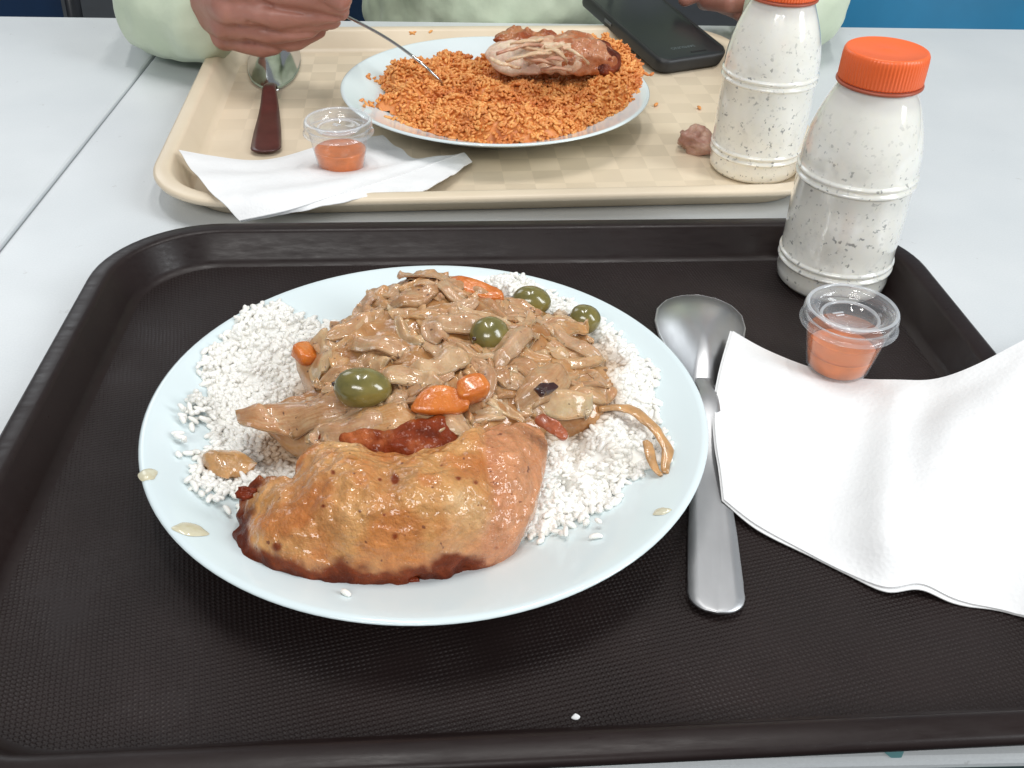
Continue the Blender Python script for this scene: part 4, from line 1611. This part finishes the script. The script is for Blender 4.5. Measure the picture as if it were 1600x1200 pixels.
# ---------------------------------------------------------------- person
def cap_hull(bm, p0, r0, p1, r1, sub=3):
    t = bmesh.new()
    for p_, r_ in ((p0, r0), (p1, r1)):
        m_ = Matrix.Translation(Vector(p_)) @ Matrix.Diagonal((r_, r_, r_, 1))
        bmesh.ops.create_icosphere(t, subdivisions=sub, radius=1, matrix=m_)
    h = bmesh.ops.convex_hull(t, input=t.verts[:])
    bmesh.ops.delete(t, geom=list({g for g in h['geom_interior'] + h['geom_unused'] if isinstance(g, bmesh.types.BMVert)}), context='VERTS')
    mm = bpy.data.meshes.new('tmp')
    t.to_mesh(mm)
    t.free()
    bm.from_mesh(mm)
    bpy.data.meshes.remove(mm)


def body_from(name, caps, voxel, mat, parent, off, smooth_it=2, disp=None):
    bm = bmesh.new()
    for c_ in caps:
        cap_hull(bm, *c_)
    me_ = bpy.data.meshes.new(name)
    bm.to_mesh(me_)
    bm.free()
    ob = bpy.data.objects.new(name, me_)
    COL.objects.link(ob)
    m_ = ob.modifiers.new('r', 'REMESH')
    m_.mode = 'VOXEL'
    m_.voxel_size = voxel
    m_.use_smooth_shade = True
    if smooth_it:
        s_ = ob.modifiers.new('s', 'SMOOTH')
        s_.factor = .5
        s_.iterations = smooth_it
    dg = bpy.context.evaluated_depsgraph_get()
    me2 = bpy.data.meshes.new_from_object(ob.evaluated_get(dg))
    bpy.data.objects.remove(ob)
    n = len(me2.vertices)
    co = np.zeros(n * 3)
    me2.vertices.foreach_get('co', co)
    co = co.reshape(-1, 3)
    if disp:
        no_ = np.zeros(n * 3)
        me2.vertices.foreach_get('normal', no_)
        co = co + no_.reshape(-1, 3) * disp(co)[:, None]
    me2.vertices.foreach_set('co', (co - off).ravel())
    me2.update()
    me2.polygons.foreach_set('use_smooth', [True] * len(me2.polygons))
    me2.materials.clear()
    me2.materials.append(mat)
    me2.name = name
    o = bpy.data.objects.new(name, me2)
    COL.objects.link(o)
    o.parent = parent
    return o


per = tag(empty('person', (.03, 1.17, FZ)), 'person in a pale mint sweater seated across the table, eating with a fork', 'person')
po = np.array(per.location)


def chain(caps, pts, radii):
    for (a, b, ra, rb) in zip(pts[:-1], pts[1:], radii[:-1], radii[1:]):
        caps.append((a, ra, b, rb))


caps = []
wr1 = W(322, -2, .060)
# four fingers of the fork hand, seen from their outer side, stacked
fing = [
    ([W(352, 56, .040), W(408, 71, .038), W(462, 63, .044), W(502, 44, .052)], [.0105, .0092, .0082, .0068]),
    ([W(352, 36, .056), W(416, 49, .053), W(478, 43, .058), W(520, 30, .063)], [.0112, .0102, .0090, .0074]),
    ([W(356, 10, .073), W(424, 24, .069), W(490, 20, .071), W(531, 18, .071)], [.0115, .0106, .0094, .0076]),
    ([W(366, -22, .089), W(436, -12, .086), W(496, -4, .084), W(532, 8, .078)], [.0115, .0106, .0094, .0076]),
]
for p_, r_ in fing:
    chain(caps, p_, r_)
    caps.append((wr1, .024, p_[0], r_[0] * 1.15))
thumb = [W(360, -45, .085), W(430, -55, .098), W(490, -28, .096), W(533, -2, .086)]
chain(caps, thumb, [.015, .0115, .0105, .0085])
caps.append((wr1, .025, thumb[0], .015))
pf = np.mean([f_[0][0] for f_ in fing], 0) + [0, .018, 0]
caps.append((wr1, .026, pf, .022))
el1 = np.array([-.30, 1.17, .02])
caps.append((wr1, .026, el1, .042))
sh1 = np.array([-.165, 1.19, .33])
sh2 = np.array([.235, 1.19, .33])
caps.append((el1, .042, sh1, .055))
# other hand, resting near the phone
wr2 = W(1225, 2, .050)
f2 = [
    ([W(1182, -14, .056), W(1136, -26, .056), W(1096, -14, .048), W(1071, -2, .042)], [.0105, .0095, .0085, .0072]),
    ([W(1184, 0, .046), W(1142, 4, .046), W(1108, 2, .040), W(1100, 4, .036)], [.0105, .0095, .0085, .0070]),
    ([W(1190, 14, .038), W(1156, 14, .038), W(1128, 6, .034), W(1122, 0, .030)], [.0105, .0095, .0085, .0070]),
    ([W(1196, 28, .030), W(1172, 27, .030), W(1152, 18, .027), W(1146, 12, .025)], [.0095, .0085, .0075, .0062]),
]
for p_, r_ in f2:
    chain(caps, p_, r_)
    caps.append((wr2, .022, p_[0], r_[0] * 1.1))
th2 = [W(1190, -40, .066), W(1150, -55, .066), W(1105, -45, .058)]
chain(caps, th2, [.014, .011, .0085])
caps.append((wr2, .023, th2[0], .014))
el2 = np.array([.40, 1.17, .02])
caps.append((wr2, .026, el2, .042))
caps.append((el2, .042, sh2, .055))
# torso, neck, head
caps += [((.035, 1.205, -.24), .105, (.035, 1.205, .22), .115), (sh1, .055, sh2, .055), ((.035, 1.195, .25), .10, (.035, 1.185, .36), .07),
         ((.035, 1.185, .36), .056, (.035, 1.16, .46), .054), ((.035, 1.185, .56), .088, (.035, 1.165, .57), .082), ((.035, 1.15, .52), .066, (.035, 1.115, .475), .036),
         ((.035, 1.078, .535), .010, (.035, 1.063, .512), .013), ((-.052, 1.17, .54), .012, (-.054, 1.177, .515), .010), ((.122, 1.17, .54), .012, (.124, 1.177, .515), .010)]
CREASE = [resample(np.array(c_, float), 24, False) for c_ in ([(396, -3), (430, 12), (480, 21), (532, 30)], [(388, 36), (425, 49), (455, 54), (515, 52)], [(384, 64), (410, 70), (445, 84)])]


def creases(co):
    fx_, fy_ = px_of(co)
    m = (np.abs(co[:, 0] + .15) < .09) & (co[:, 1] < .95) & (co[:, 2] < .14)
    d_ = np.zeros(len(co))
    idx = np.where(m)[0]
    P2_ = np.column_stack([fx_[idx], fy_[idx]])
    for ln in CREASE:
        d_[idx] -= .0022 * np.exp(-(line_dist(ln, P2_) / 3.6) ** 2)
    d_[idx] += .0005 * fbm(co[idx], 110, 2, 3)
    return d_


body_from('body', caps, .0019, MT['skin'], per, po, 1, creases)
for sx in (-1, 1):
    ev, ef = ellipsoid(.012, .012, .012, 16, 10)
    eo = mesh_obj('eye', ev + np.array([.035 + sx * .032, 1.089, .545]) - po, ef, simple('eye_white', (.7, .68, .65), .2, .05), per)
    iv, iff = ellipsoid(.0055, .003, .0055, 12, 8)
    mesh_obj('iris', iv + np.array([.035 + sx * .032, 1.078, .545]) - po, iff, MT['brown'], eo)
mv, mf = ellipsoid(.022, .006, .007, 16, 10)
mesh_obj('mouth', mv + np.array([.035, 1.078, .480]) - po, mf, simple('lips', (.22, .07, .06), .4), per)
body_from('hair', [((.035, 1.2, .58), .093, (.035, 1.177, .612), .082), ((.035, 1.225, .54), .075, (.035, 1.215, .58), .085)], .006, MT['hair'], per, po, 2)


def folds(co):
    return .0045 * fbm(co, 16, 3, 4) + .0022 * fbm(co, 45, 2, 6)


sc = []
cf1 = W(318, 22, .050)
sc.append((cf1, .036, W(268, 8, .047), .047))
sc.append((W(268, 8, .047), .047, np.array([-.285, 1.10, .030]), .056))
sc.append((np.array([-.285, 1.10, .030]), .056, el1 + [0, .02, 0], .06))
sc.append((el1 + [0, .02, 0], .060, sh1, .075))
cf2 = W(1222, 18, .045)
sc.append((cf2, .036, W(1245, 2, .047), .046))
sc.append((W(1245, 2, .047), .046, np.array([.345, 1.12, .03]), .052))
sc.append((np.array([.345, 1.12, .03]), .052, el2 + [0, .02, 0], .058))
sc.append((el2 + [0, .02, 0], .058, sh2, .075))
sc += [((.035, 1.145, -.28), .165, (.035, 1.145, .02), .150), ((.035, 1.145, .02), .150, (.035, 1.185, .24), .135), ((-.06, 1.155, -.22), .14, (.13, 1.155, -.22), .14), (sh1, .078, sh2, .078), ((.035, 1.19, .30), .10, (.035, 1.18, .375), .068)]
body_from('sweater', sc, .0045, MT['sweater'], per, po, 3, folds)
for k, (px, py) in enumerate(((876, -2),)):
    a = W(px - 6, py - 20, .02)
    vv, ff = tube(np.array([[.135, .978, .11], [.137, .972, .06], [.141, .968, .035], [.143, .966, .018]]), [.0018, .0018, .0018, .0022], 8)
    mesh_obj('drawstring', vv - po, ff, MT['black'], per)
body_from('trousers', [((-.06, 1.195, -.27), .095, (-.10, 0.835, -.27), .07), ((.13, 1.195, -.27), .095, (.17, 0.835, -.27), .07), ((-.10, 0.835, -.27), .068, (-.10, 0.845, -.66), .05), ((.17, 0.835, -.27), .068, (.17, 0.845, -.66), .05), ((-.06, 1.195, -.26), .11, (.13, 1.195, -.26), .11)], .010, MT['denim'], per, po, 2)
for sx, x in ((-1, -.10), (1, .17)):
    body_from('shoe', [((x, 0.865, FZ + .045), .042, (x, 0.715, FZ + .035), .034)], .006, MT['black'], per, po, 2)


# ---------------------------------------------------------------- chairs
def make_chair(x, y, rz, mat, label):
    t = tag(empty('canteen_chair', (x, y, FZ), rz), label, 'chair', 'plastic chairs across the table')
    def shell(name, P_, th):
        sheet(name, P_, th, mat, t, np.zeros(3))
    n, m = 18, 14
    P_ = np.zeros((m, n, 3))
    for j in range(m):
        for i in range(n):
            a = -1 + 2 * i / (n - 1)
            b = j / (m - 1)
            P_[j, i] = (.205 * a * (1 - .06 * b), .20 - .40 * b, .45 + .016 * a * a - .012 * math.sin(math.pi * b))
    shell('seat', P_, .006)
    P_ = np.zeros((m, n, 3))
    for j in range(m):
        for i in range(n):
            a = -1 + 2 * i / (n - 1)
            b = j / (m - 1)
            P_[j, i] = (.215 * a * (1 - .05 * (1 - b)), .205 + .075 * (1 - b) - .035 * a * a, .86 - .34 * b + .012 * (1 - a * a) * (1 - b))
    sheet('backrest', P_[:, ::-1], .006, mat, t, np.zeros(3))
    for sx in (-1, 1):
        vv, ff = tube(np.array([[sx * .235, .195, 0], [sx * .226, .185, .44], [sx * .224, .195, .56], [sx * .222, .245, .84]]), .011, 12)
        mesh_obj('leg', vv, ff, MT['frame'], t)
        vv, ff = tube(np.array([[sx * .225, -.20, 0], [sx * .205, -.17, .43]]), .011, 12)
        mesh_obj('leg', vv, ff, MT['frame'], t)
        vv, ff = tube(np.array([[sx * .205, -.17, .432], [sx * .222, .18, .432]]), .010, 10)
        mesh_obj('seat_rail', vv, ff, MT['frame'], t)
    return t


make_chair(.735, 1.21, 0, MT['bluechair'], 'bright blue plastic chair with dark tube frame beyond the right end of the table')
make_chair(.035, 1.27, 0, MT['shaded_bluechair'], 'blue plastic chair, shade painted in, under the seated person')
make_chair(-.80, 1.27, 0, MT['shaded_bluechair'], 'blue plastic chair, shade painted in, behind the bare table at the left')
